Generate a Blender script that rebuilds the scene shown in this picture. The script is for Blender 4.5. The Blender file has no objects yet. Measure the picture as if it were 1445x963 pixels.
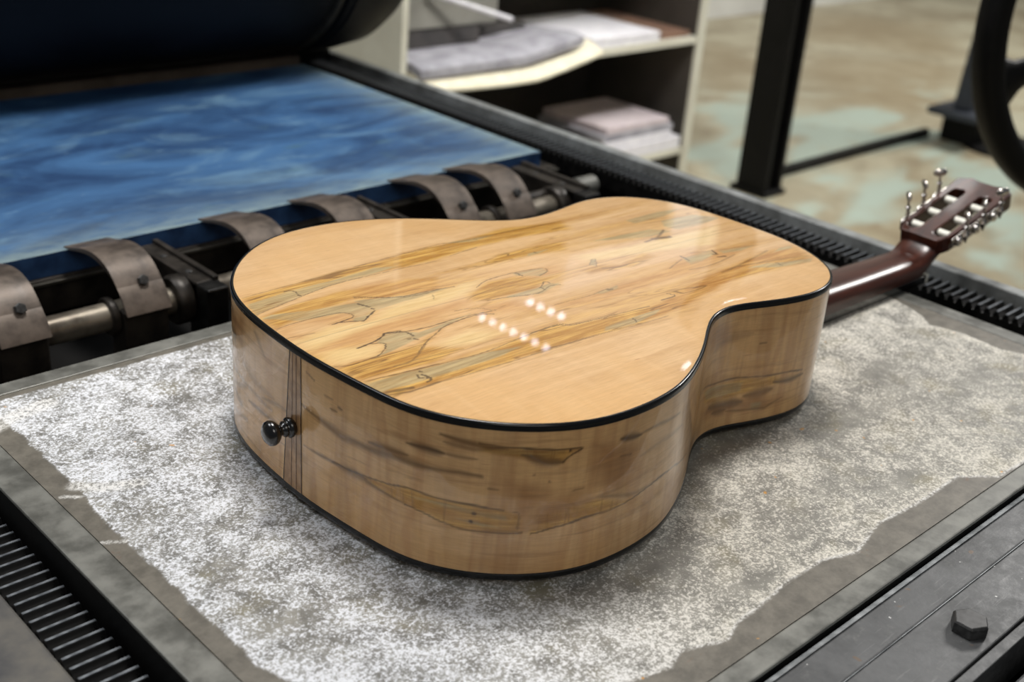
import bpy, bmesh, math, random, json
import numpy as np
from mathutils import Vector, Matrix
rnd = random.Random(7)
SC = bpy.context.scene
COL = SC.collection
PI = math.pi

# ------------------------------------------------------------------ camera
R = ((0.72280493, -0.24702993, 0.64539077), (-0.68700967, -0.35773828, 0.63248798), (0.07463751, -0.90055513, -0.42828694))
cam_d = bpy.data.cameras.new('camera'); cam = bpy.data.objects.new('camera', cam_d); COL.objects.link(cam)
cam.matrix_world = Matrix(((R[0][0], -R[0][1], -R[0][2], 0), (R[1][0], -R[1][1], -R[1][2], 0), (R[2][0], -R[2][1], -R[2][2], 0.4785), (0, 0, 0, 1)))
cam_d.sensor_width = 36; cam_d.lens = 42.86; cam_d.clip_start = 0.02; cam_d.clip_end = 100
cam_d.dof.use_dof = True; cam_d.dof.focus_distance = 0.86; cam_d.dof.aperture_fstop = 6.5
SC.camera = cam
# ------------------------------------------------------------------ world, lights, exposure
SC.view_settings.view_transform = 'Standard'; SC.view_settings.look = 'None'
SC.view_settings.gamma = 1; SC.view_settings.use_curve_mapping = False
SC.view_settings.exposure = 0.0
w = bpy.data.worlds.new('world'); SC.world = w; w.use_nodes = True
w.node_tree.nodes['Background'].inputs[0].default_value = (0.86, 0.93, 1, 1)
w.node_tree.nodes['Background'].inputs[1].default_value = 0.115
def area(name, loc, to, sx, sy, power, col=(1, 1, 1)):
    l = bpy.data.lights.new(name, 'AREA'); l.shape = 'RECTANGLE'; l.size = sx; l.size_y = sy; l.energy = power; l.color = col
    o = bpy.data.objects.new(name, l); COL.objects.link(o); o.location = loc
    o.rotation_euler = (Vector(to) - Vector(loc)).to_track_quat('-Z', 'Y').to_euler(); return o
area('overhead_lamp', (.95, 1.12, 2.4), (0.75, 0.75, 0), .6, .5, 50, (1, .97, .93))
area('front_fill', (-.5, -1.3, 2.0), (0.7, .6, 0), 1.4, 1.0, 13, (1, .95, .88))  # added fill from the camera side, brightens the guitar's near side
area('overhead_lamp_mid', (3.97, 2.47, 3.1), (3.97, 2.47, 0), .30, .28, 6, (1, .98, .95))
sl = area('shelf_fill', (2.5, .5, 2.7), (2.6, 2.4, -.45), .6, .5, 9, (1, .98, .95)); sl.data.spread = 1.0  # added fill aimed at the shelf unit, brightens boards and papers
area('far_fill', (6.8, 1.2, 3.4), (5.5, 2.7, -0.85), 1.6, 1.2, 215, (1, .97, .93))  # added fill that lights the floor and room behind the press
area('left_fill', (-.5, 2.0, 2.4), (0.7, 1.4, 0), 1.0, .8, 21, (.95, .97, 1))  # added fill from behind left, lifts the press and the shelf's left panel

# ------------------------------------------------------------------ node helpers
class NM:
    def __init__(s, name):
        s.m = bpy.data.materials.new(name); s.m.use_nodes = True; s.t = s.m.node_tree; s.t.nodes.clear()
        s.out = s.n('ShaderNodeOutputMaterial'); s.p = s.n('ShaderNodeBsdfPrincipled'); s.t.links.new(s.p.outputs[0], s.out.inputs[0])
    def n(s, k, **a):
        x = s.t.nodes.new(k)
        for q, v in a.items(): setattr(x, q, v)
        return x
    def set(s, sock, v):
        if hasattr(v, 'is_output') or isinstance(v, bpy.types.NodeSocket): s.t.links.new(v, sock)
        elif isinstance(v, tuple) and len(v) == 3 and sock.type == 'RGBA': sock.default_value = (*v, 1)
        else: sock.default_value = v
    def P(s, **k):
        names = dict(color='Base Color', rough='Roughness', metal='Metallic', coat='Coat Weight', coatr='Coat Roughness', spec='Specular IOR Level', normal='Normal', emis='Emission Color', emist='Emission Strength', ior='IOR', trans='Transmission Weight')
        for q, v in k.items(): s.set(s.p.inputs[names[q]], v)
        return s
    def obj(s, scale=(1, 1, 1)):
        tc = s.n('ShaderNodeTexCoord'); mp = s.n('ShaderNodeMapping'); s.t.links.new(tc.outputs['Object'], mp.inputs[0]); mp.inputs['Scale'].default_value = scale
        return mp.outputs[0]
    def noise(s, vec, scale, detail=3, rough=.55, dist=0):
        x = s.n('ShaderNodeTexNoise'); s.t.links.new(vec, x.inputs['Vector']); x.inputs['Scale'].default_value = scale
        x.inputs['Detail'].default_value = detail; x.inputs['Roughness'].default_value = rough; x.inputs['Distortion'].default_value = dist
        return x.outputs['Fac']
    def ramp(s, f, a, b, lo=0., hi=1.):
        x = s.n('ShaderNodeMapRange'); x.interpolation_type = 'SMOOTHSTEP'; s.set(x.inputs[0], f)
        x.inputs[1].default_value = a; x.inputs[2].default_value = b; x.inputs[3].default_value = lo; x.inputs[4].default_value = hi
        return x.outputs[0]
    def mix(s, f, a, b):
        x = s.n('ShaderNodeMix', data_type='RGBA'); s.set(x.inputs['Factor'], f); s.set(x.inputs['A'], a); s.set(x.inputs['B'], b); return x.outputs['Result']
    def math(s, op, a, b=0.):
        x = s.n('ShaderNodeMath', operation=op); s.set(x.inputs[0], a); s.set(x.inputs[1], b); return x.outputs[0]
    def attr(s, name):
        x = s.n('ShaderNodeAttribute', attribute_name=name); y = s.n('ShaderNodeSeparateColor'); s.t.links.new(x.outputs['Color'], y.inputs[0]); return y.outputs
    def bump(s, h, strength=.3, dist=.001):
        x = s.n('ShaderNodeBump'); s.set(x.inputs['Height'], h); x.inputs['Strength'].default_value = strength; x.inputs['Distance'].default_value = dist; return x.outputs[0]
def lin(r, g, b):
    f = lambda c: (c / 255 / 12.92) if c <= 10 else ((c / 255 + .055) / 1.055) ** 2.4
    return (f(r), f(g), f(b))
def simple(name, col, rough=.5, metal=0., col2=None, sc=40, coat=0., bump=0., stretch=(1, 1, 1), spec=.5):
    m = NM(name); v = m.obj(stretch); n = m.noise(v, sc, 5, .6)
    c2 = col2 or tuple(c * .6 for c in col)
    m.P(color=m.mix(m.ramp(n, .3, .7), c2, col), rough=m.ramp(n, .2, .8, max(.02, rough - .1), min(1, rough + .12)), metal=metal, coat=coat, spec=spec)
    if bump: m.P(normal=m.bump(m.noise(v, sc * 4, 4), bump, .0006))
    return m.m

# ------------------------------------------------------------------ materials
def maple(name, side):
    m = NM(name); v = m.obj((1, 1, 1)) ; g = m.obj((7, 90, 90) if not side else (60, 90, 220))
    A = m.attr('figure_a'); B = m.attr('figure_b')
    if side:
        uv = m.n('ShaderNodeAttribute', attribute_name='grain_uv').outputs['Vector']
        mp = m.n('ShaderNodeMapping'); m.t.links.new(uv, mp.inputs[0]); mp.inputs['Scale'].default_value = (7, 90, 1); g = mp.outputs[0]
        mc = m.n('ShaderNodeMapping'); m.t.links.new(uv, mc.inputs[0]); mc.inputs['Scale'].default_value = (70, 7, 1); gc = mc.outputs[0]
    else: gc = m.obj((60, 9, 9))
    n1 = m.noise(g, 1.0, 5, .65, .4); n2 = m.noise(v, 9, 3, .5); curl = m.noise(gc, 1.0, 2, .5, 1.2)
    fl = m.noise(g, 6, 2, .5)
    base = m.mix(m.ramp(n1, .3, .72), lin(210, 166, 114), lin(234, 194, 144))
    base = m.mix(m.ramp(n2, .35, .7), base, lin(226, 180, 122))
    base = m.mix(m.math('MULTIPLY', m.ramp(curl, .42, .72), .5 if side else .16), base, lin(186, 134, 84) if side else lin(246, 208, 156))
    base = m.mix(m.math('MULTIPLY', m.ramp(fl, .70, .78), .5), base, lin(160, 100, 60))
    gm = m.ramp(m.noise(g, 2.2, 5, .7, .6), .36, .66)
    gold = m.mix(gm, lin(178, 124, 46), lin(226, 178, 92))
    xs = m.n('ShaderNodeSeparateXYZ'); m.t.links.new(v, xs.inputs[0]); cen = m.ramp(m.math('ABSOLUTE', xs.outputs[1]), .085, .12, 1., 0.)
    auto = m.math('MULTIPLY', cen, m.ramp(m.noise(m.obj((3, 34, 34)), 1, 4, .6, .6), .45, .62, 0, .0 if side else .55))
    c = m.mix(m.math('MAXIMUM', A[0], auto), base, gold)
    c = m.mix(B[1], c, m.mix(gm, lin(232, 196, 130), lin(240, 210, 150)))
    c = m.mix(B[0], c, m.mix(gm, lin(134, 86, 40), lin(172, 118, 62)) if side else m.mix(gm, lin(182, 124, 62), lin(216, 164, 98)))
    c = m.mix(m.math('MULTIPLY', A[1], m.ramp(m.noise(g, 1.3, 4, .6, .5), .3, .6, .45, 1.)), c, m.mix(gm, lin(158, 140, 98), lin(194, 174, 130)))
    st = m.math('MULTIPLY', m.ramp(m.noise(g, 3.5, 4, .7, 1), .52, .7), m.math('MULTIPLY', A[0], .5))
    c = m.mix(st, c, lin(150, 104, 40))
    c = m.mix(B[2], c, lin(62, 42, 20) if side else lin(78, 54, 28)); c = m.mix(m.math('MULTIPLY', A[2], m.ramp(n1, .25, .55, .7, 1.)), c, lin(46, 30, 14) if side else lin(66, 44, 22))
    nl = m.noise(m.obj((3.2, 30, 30)) if not side else mc.outputs[0], 1.0 if not side else .5, 3, .6, .9)
    ink = m.ramp(m.math('ABSOLUTE', m.math('SUBTRACT', nl, .5)), .002, .016, 1, 0)
    c = m.mix(m.math('MULTIPLY', ink, m.math('MULTIPLY', m.math('MAXIMUM', A[0], auto), .85 if not side else .4)), c, lin(128, 86, 34))
    if side: c = m.mix(m.ramp(m.noise(g, .6, 4, .6, 2.), .5, .72, 0, .45), c, lin(150, 104, 54))
    gr = m.ramp(m.noise(g, 9, 3, .7), .3, .75, 0, .20); c = m.mix(gr, c, lin(140, 96, 52))
    if side:
        mot = m.ramp(m.noise(mc.outputs[0], .45, 4, .65, 1.0), .45, .75, 0, .3); c = m.mix(mot, c, lin(132, 92, 54))
        mo2 = m.ramp(m.noise(g, .9, 5, .7, 1.5), .56, .75, 0, .5); c = m.mix(mo2, c, lin(116, 84, 48))
        c = m.mix(.0, c, lin(120, 92, 66))
    m.P(color=c, rough=.28, coat=.7 if side else 1.0, coatr=.03, spec=.3)
    return m.m
M_BACK = maple('spalted_maple_back', False); M_SIDE = maple('spalted_maple_side', True)
def mat_bed():
    m = NM('crusted_bed_plate'); v = m.obj(); A = m.attr('crust')
    patch = m.noise(v, 13, 5, .62, .5); fine = m.noise(v, 320, 3, .75, .3); fine2 = m.noise(v, 640, 2, .7); mid = m.noise(v, 45, 4, .62, .8)
    base = m.mix(m.ramp(mid, .3, .7), lin(104, 102, 96), lin(150, 147, 138))
    base = m.mix(m.math('MULTIPLY', A[1], .22), base, lin(150, 148, 140))
    base = m.mix(m.ramp(m.noise(v, 24, 3), .5, .75), base, lin(134, 128, 108))
    warm = m.mix(A[1], lin(238, 240, 246), lin(228, 223, 212))
    dens = m.math('SUBTRACT', m.math('ADD', m.math('ADD', m.math('MULTIPLY', patch, .72), m.math('MULTIPLY', mid, .75)), m.math('MULTIPLY', A[2], .42)), .93)
    d = m.math('ADD', m.math('ADD', m.math('MULTIPLY', m.math('SUBTRACT', fine, .5), 1.25), m.math('MULTIPLY', m.math('SUBTRACT', fine2, .5), .75)), m.math('SUBTRACT', m.math('MULTIPLY', dens, .75), .035))
    spk = m.math('MULTIPLY', m.ramp(d, -.15, .24), A[0])
    haze = m.math('MULTIPLY', m.ramp(dens, -.12, .22, .05, .30), A[0])
    c = m.mix(haze, base, m.mix(A[1], lin(184, 188, 194), lin(178, 174, 160)))
    c = m.mix(m.math('MULTIPLY', spk, m.math('SUBTRACT', .92, m.math('MULTIPLY', A[1], .08))), c, warm)
    rim = m.attr('wear')
    c = m.mix(rim[0], c, m.mix(m.ramp(m.noise(v, 60, 5, .7), .3, .7), lin(92, 88, 80), lin(120, 115, 105)))
    c = m.mix(m.math('MULTIPLY', rim[1], m.ramp(fine, .35, .6)), c, lin(236, 234, 230))
    rust = m.ramp(m.noise(v, 30, 5, .7, 1), .62, .74); c = m.mix(m.math('MULTIPLY', rust, m.math('MULTIPLY', rim[0], .6)), c, lin(116, 76, 54))
    org = m.ramp(m.noise(v, 95, 1, .5), .765, .80); c = m.mix(m.math('MULTIPLY', org, .75), c, lin(206, 150, 66))
    m.P(color=c, rough=m.ramp(spk, 0, 1, .42, .85), spec=.45, normal=m.bump(m.math('ADD', m.math('MULTIPLY', spk, 1), m.math('MULTIPLY', fine, .3)), .35, .0006))
    return m.m
M_BED = mat_bed()
M_RIM = simple('worn_grey_steel', lin(128, 128, 122), .42, .25, lin(92, 92, 87), 44, bump=.15, stretch=(1, 1, 1))
def mat_frame():
    m = NM('dark_grey_iron'); v = m.obj(); st = m.obj((1, 12, 12)); n = m.noise(v, 14, 6, .68, .4); n2 = m.noise(v, 90, 4, .7)
    c = m.mix(m.ramp(n, .3, .7), lin(62, 63, 64), lin(92, 93, 94)); c = m.mix(m.ramp(n2, .55, .8, 0, .5), c, lin(120, 120, 118))
    c = m.mix(m.ramp(m.noise(v, 170, 2, .5), .745, .77, 0, .8), c, lin(206, 206, 204)); c = m.mix(m.ramp(m.noise(v, 60, 2, .5), .73, .76, 0, .5), c, lin(110, 84, 56))
    c = m.mix(m.ramp(m.noise(st, 30, 3, .6), .62, .7, 0, .25), c, lin(130, 130, 130))
    m.P(color=c, rough=m.ramp(n2, .3, .7, .36, .55), metal=.2, normal=m.bump(n2, .25, .0006)); return m.m
M_FRAME = mat_frame()
M_EDGE = simple('bright_worn_edge', lin(176, 180, 182), .4, .4, lin(120, 124, 126), 50)
M_BLACK = simple('black_oily_iron', lin(30, 29, 28), .35, .3, lin(14, 14, 14), 60, bump=.3)
M_DEEP = simple('black_recess_iron', lin(16, 15, 14), .6, 0, lin(8, 8, 8), 20, spec=.2)
M_TOOTH = simple('black_greased_tooth', lin(22, 21, 20), .32, .1, lin(12, 12, 12), 90)
M_LAND = simple('polished_tooth_land', lin(132, 137, 142), .4, .5, lin(96, 100, 106), 120)
M_CLAMP = simple('brown_patina_steel', lin(116, 104, 94), .45, .35, lin(74, 66, 60), 38, bump=.2)
M_CDARK = simple('dark_patina_steel', lin(62, 56, 50), .42, .4, lin(36, 33, 30), 40, bump=.2)
M_SHAFT = simple('turned_shaft_steel', lin(150, 142, 128), .38, .6, lin(90, 82, 72), 30, bump=.1)
M_BOLT = simple('bolt_head_steel', lin(84, 84, 84), .4, .4, lin(50, 50, 50), 160)
def mat_blue():
    m = NM('blue_painted_blanket'); v = m.obj((1.4, 3.2, 4)); n = m.noise(v, 3.0, 6, .62, 1.2); n2 = m.noise(m.obj((1, 2, 1)), 6, 5, .6, .8); n3 = m.noise(m.obj((1, 3, 1)), 22, 5, .7)
    c = m.mix(m.ramp(n, .3, .7), lin(32, 60, 98), lin(64, 104, 148))
    c = m.mix(m.ramp(n2, .5, .75, 0, .55), c, lin(120, 156, 178)); c = m.mix(m.ramp(n3, .60, .75, 0, .4), c, lin(150, 184, 200))
    c = m.mix(m.ramp(m.noise(v, 9, 4), .6, .75, 0, .45), c, lin(70, 100, 104))
    A = m.attr('edge_wear'); c = m.mix(m.math('MULTIPLY', A[0], m.ramp(n3, .3, .6, .25, .8)), c, lin(140, 158, 156))
    m.P(color=c, rough=.48, spec=.4, normal=m.bump(n3, .2, .001)); return m.m
M_BLUE = mat_blue()
M_NAVY = simple('dark_blue_plate_edge', lin(52, 90, 140), .5, 0, lin(30, 56, 96), 30)
M_BIND = NM('black_binding').P(color=lin(9, 9, 10), rough=.22, coat=.2, coatr=.05, spec=.35).m
M_EBONY = NM('black_ebony').P(color=lin(14, 13, 13), rough=.22, coat=.6, coatr=.08).m
def wood(name, a, b, coat=.3):
    m = NM(name); g = m.obj((6, 120, 120)); n = m.noise(g, 1, 5, .6, .5)
    m.P(color=m.mix(m.ramp(n, .3, .7), a, b), rough=.3, coat=coat, coatr=.05); return m.m
M_NECK = wood('dark_mahogany', lin(44, 20, 13), lin(78, 38, 25), .12)
M_WEDGE = wood('brown_tail_wedge', lin(150, 112, 74), lin(182, 142, 100))
M_SPRUCE = wood('pale_spruce_top', lin(206, 168, 112), lin(226, 194, 142))
M_CHROME = simple('nickel_plating', lin(226, 220, 214), .16, 1., lin(190, 182, 176), 200)
M_ROLL = NM('cream_string_roller').P(color=lin(252, 250, 236), rough=.2, coat=1.).m
def mat_floor():
    m = NM('worn_painted_concrete'); v = m.obj(); n = m.noise(v, .9, 6, .6, .5); n2 = m.noise(v, 2.3, 6, .62, .7); n3 = m.noise(v, 7, 5, .6)
    c = m.mix(m.ramp(n2, .32, .7), lin(150, 138, 112), lin(192, 186, 160)); c = m.mix(m.ramp(n3, .5, .75, 0, .6), c, lin(116, 98, 76))
    A = m.attr('paint'); c = m.mix(m.math('MULTIPLY', A[1], .55), c, lin(150, 132, 100))
    mask = m.math('MAXIMUM', m.math('MULTIPLY', A[0], m.ramp(n3, .25, .5, .55, 1)), m.math('MULTIPLY', m.math('MULTIPLY', m.ramp(n2, .5, .6), m.ramp(n, .48, .62)), .6))
    x = m.n('ShaderNodeSeparateXYZ'); m.t.links.new(v, x.inputs[0])
    near = m.ramp(x.outputs[0], 5.2, 6.2, 1., .12)
    c = m.mix(m.math('MULTIPLY', mask, near), c, lin(176, 190, 176))
    m.P(color=c, rough=.4, spec=.4); return m.m
M_FLOOR = mat_floor()
M_WALL = simple('off_white_wall', lin(206, 204, 196), .8, 0, lin(190, 188, 180), 3)
M_BASE = simple('white_baseboard_paint', lin(226, 226, 220), .6, 0, lin(210, 210, 204), 4)
M_SHELF = simple('grey_beige_laminate', lin(222, 220, 204), .6, 0, lin(208, 205, 188), 6)
M_SHIN = simple('dark_brown_laminate', lin(72, 66, 60), .7, 0, lin(56, 52, 46), 6)
M_PCREAM = simple('cream_paper', lin(236, 230, 206), .8, 0, lin(222, 214, 188), 30)
M_PGREY = simple('grey_paper', lin(176, 175, 182), .8, 0, lin(140, 139, 146), 18)
M_PWHITE = simple('white_paper', lin(240, 239, 242), .8, 0, lin(224, 222, 228), 40)
M_PDARK = simple('dark_paper', lin(84, 80, 78), .8, 0, lin(60, 58, 58), 14)
M_CYL = simple('dark_blued_cylinder', lin(24, 27, 33), .55, 0, lin(12, 14, 18), 5, spec=.2)
M_CRING = simple('worn_cylinder_ring', lin(86, 82, 74), .4, .5, lin(54, 52, 48), 20)
M_POST = simple('black_painted_post', lin(15, 14, 14), .5, 0, lin(9, 9, 9), 10, spec=.2)
M_LEG = simple('blue_grey_painted_leg', lin(58, 64, 74), .5, 0, lin(44, 48, 56), 12)
def emis(name, col, st):
    m = NM(name); m.P(color=(0, 0, 0), emis=col, emist=st); return m.m
M_LAMP = emis('lamp_glow', (.84, .82, 1), 17); M_WIN = emis('window_daylight', (.9, .95, 1), 1.0)

# ------------------------------------------------------------------ mesh helpers
def obj(name, bm, mat, parent=None, smooth=False, bevel=0, seg=2, auto=None):
    me = bpy.data.meshes.new(name)
    if isinstance(bm, bmesh.types.BMesh):
        bmesh.ops.recalc_face_normals(bm, faces=bm.faces[:]); bm.to_mesh(me); bm.free()
    else: me.from_pydata(bm[0], [], bm[1]); me.update()
    for x in (mat if isinstance(mat, (list, tuple)) else [mat]): me.materials.append(x)
    if smooth: me.polygons.foreach_set('use_smooth', [True] * len(me.polygons))
    if auto is not None:
        me.polygons.foreach_set('use_smooth', [True] * len(me.polygons)); me.set_sharp_from_angle(angle=math.radians(auto))
    o = bpy.data.objects.new(name, me); COL.objects.link(o)
    if parent: o.parent = parent
    if bevel:
        b = o.modifiers.new('bevel', 'BEVEL'); b.width = bevel; b.segments = seg; b.limit_method = 'ANGLE'; b.angle_limit = .6
    return o
def empty(name, loc=(0, 0, 0), label=None, cat=None, group=None, rot=None):
    o = bpy.data.objects.new(name, None); COL.objects.link(o); o.location = loc; o.empty_display_size = .05
    if rot: o.rotation_euler = rot
    return tag(o, label, cat, group)
def tag(o, label=None, cat=None, group=None, kind=None):
    if label: o['label'] = label
    if cat: o['category'] = cat
    if group: o['group'] = group
    if kind: o['kind'] = kind
    return o
def box(bm, x0, x1, y0, y1, z0, z1, M=None):
    vs = [bm.verts.new((x, y, z)) for x in (x0, x1) for y in (y0, y1) for z in (z0, z1)]
    for f in ((0, 1, 3, 2), (4, 6, 7, 5), (0, 4, 5, 1), (2, 3, 7, 6), (0, 2, 6, 4), (1, 5, 7, 3)): bm.faces.new([vs[i] for i in f])
    if M: bmesh.ops.transform(bm, matrix=M, verts=vs)
    return bm
def bx(*a): return box(bmesh.new(), *a)
def lathe(bm, prof, M=None, n=32):
    """prof: (radius, axial) along +Z"""
    rings = []
    for r, z in prof:
        rings.append([bm.verts.new((r * math.cos(2 * PI * i / n), r * math.sin(2 * PI * i / n), z)) for i in range(n)] if r > 1e-6 else [bm.verts.new((0, 0, z))])
    for a, b in zip(rings, rings[1:]):
        for i in range(n):
            j = (i + 1) % n
            if len(a) == 1 and len(b) == 1: continue
            if len(a) == 1: bm.faces.new((a[0], b[i], b[j]))
            elif len(b) == 1: bm.faces.new((a[i], b[0], a[j]))
            else: bm.faces.new((a[i], b[i], b[j], a[j]))
    for r, rg in ((0, rings[0]), (1, rings[-1])):
        if len(rg) > 1: bm.faces.new(rg if r else rg[::-1])
    if M: bmesh.ops.transform(bm, matrix=M, verts=[v for g in rings for v in g])
    return bm
def axis(p, d):
    return Matrix.Translation(p) @ Vector(d).to_track_quat('Z', 'X').to_matrix().to_4x4()
def prism(pts, a0, a1, ax='x'):
    """closed profile pts extruded along an axis; for 'x' pts are (y,z), for 'y' (x,z), for 'z' (x,y)"""
    bm = bmesh.new()
    f = {'x': lambda t, p: (t, p[0], p[1]), 'y': lambda t, p: (p[0], t, p[1]), 'z': lambda t, p: (p[0], p[1], t)}[ax]
    A = [bm.verts.new(f(a0, p)) for p in pts]; B = [bm.verts.new(f(a1, p)) for p in pts]; n = len(pts)
    bm.faces.new(A); bm.faces.new(B[::-1])
    for i in range(n): bm.faces.new((A[i], B[i], B[(i + 1) % n], A[(i + 1) % n]))
    return bm
def loft(sections, closed=True):
    bm = bmesh.new(); rings = [[bm.verts.new(p) for p in s] for s in sections]; n = len(sections[0])
    for a, b in zip(rings, rings[1:]):
        for i in range(n if closed else n - 1): bm.faces.new((a[i], a[(i + 1) % n], b[(i + 1) % n], b[i]))
    if closed: bm.faces.new(rings[0][::-1]); bm.faces.new(rings[-1])
    return bm
def grid_mesh(name, V, nu, nv, mat, parent, smooth=True):
    idx = np.arange(nu * nv).reshape(nu, nv)
    F = np.stack([idx[:-1, :-1], idx[1:, :-1], idx[1:, 1:], idx[:-1, 1:]], -1).reshape(-1, 4)
    me = bpy.data.meshes.new(name); me.vertices.add(len(V)); me.vertices.foreach_set('co', V.astype(np.float32).ravel())
    me.loops.add(F.size); me.loops.foreach_set('vertex_index', F.ravel().astype(np.int32)); me.polygons.add(len(F))
    me.polygons.foreach_set('loop_start', np.arange(0, F.size, 4, dtype=np.int32)); me.polygons.foreach_set('loop_total', np.full(len(F), 4, np.int32))
    me.update(calc_edges=True); me.validate(); me.materials.append(mat)
    me.polygons.foreach_set('use_smooth', [smooth] * len(F))
    o = bpy.data.objects.new(name, me); COL.objects.link(o)
    if parent: o.parent = parent
    return o
def cattr(o, name, rgb):
    a = o.data.color_attributes.new(name, 'FLOAT_COLOR', 'POINT'); n = len(rgb)
    a.data.foreach_set('color', np.c_[rgb, np.ones(n)].astype(np.float32).ravel())
# --- figure rasterising in millimetres
def seg_dist(P, line, sx=1., sy=1.):
    L = np.array(line, float) * (sx, sy); Q = P * (sx, sy); d = np.full(len(P), 1e9)
    if len(L) == 1: return np.hypot(*(Q - L[0]).T)
    for a, b in zip(L, L[1:]):
        ab = b - a; t = np.clip(((Q - a) @ ab) / max(ab @ ab, 1e-9), 0, 1); d = np.minimum(d, np.hypot(*(Q - a - t[:, None] * ab).T))
    return d
def poly_sd(P, poly, sx=1., sy=1.):
    A = np.array(poly, float); ins = np.zeros(len(P), bool)
    for a, b in zip(A, np.roll(A, -1, 0)):
        c = (a[1] > P[:, 1]) != (b[1] > P[:, 1]); x = (b[0] - a[0]) * (P[:, 1] - a[1]) / ((b[1] - a[1]) or 1e-9) + a[0]; ins ^= c & (P[:, 0] < x)
    d = seg_dist(P, list(poly) + [poly[0]], sx, sy); return np.where(ins, d, -d)
def sstep(x, a, b): t = np.clip((x - a) / (b - a), 0, 1); return t * t * (3 - 2 * t)
def warp(P, amp, L, seed):
    r = np.random.RandomState(seed); o = np.zeros_like(P)
    for k in range(7):
        for ax in (0, 1):
            q = r.uniform(-1, 1, 2) * 2 * PI / (L * r.uniform(.4, 1.6)) * (.45, 1.6); o[:, ax] += np.sin(P @ q + r.uniform(0, 6)) / 2.6
    return P + o * amp * (2.2, 1.)
def near(P, pts, m):
    A = np.array(pts); return (P[:, 0] > A[:, 0].min() - m) & (P[:, 0] < A[:, 0].max() + m) & (P[:, 1] > A[:, 1].min() - m) & (P[:, 1] < A[:, 1].max() + m)
def cat(L, closed=False):
    L = np.array(L, float); n = len(L)
    if n < 3: return L
    g = (lambda i: L[i % n]) if closed else (lambda i: L[min(max(i, 0), n - 1)]); o = []
    for i in range(n if closed else n - 1):
        p0, p1, p2, p3 = g(i - 1), g(i), g(i + 1), g(i + 2)
        for t in (0, .33, .66): o.append(.5 * (2 * p1 + (p2 - p0) * t + (2 * p0 - 5 * p1 + 4 * p2 - p3) * t * t + (3 * p1 - p0 - 3 * p2 + p3) * t ** 3))
    if not closed: o.append(L[-1])
    return np.array(o)
def paint_poly(ch, P, polys, soft, sx=.35, k=1.):
    for pl in polys:
        if len(pl) < 3: continue
        i = near(P, pl, 8 + soft * 3); ch[i] = np.maximum(ch[i], k * sstep(poly_sd(P[i], pl, sx), -soft, soft))
def paint_line(ch, P, lines, grow=1.):
    for wd, al, ln in lines:
        if len(ln) < 1: continue
        i = near(P, ln, 6 + wd * 2); h = wd * .5 * grow; d = seg_dist(P[i], cat(ln))
        ch[i] = np.maximum(ch[i], al * (1 - sstep(d, h * .55, h * 1.25 + .25)))

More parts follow.
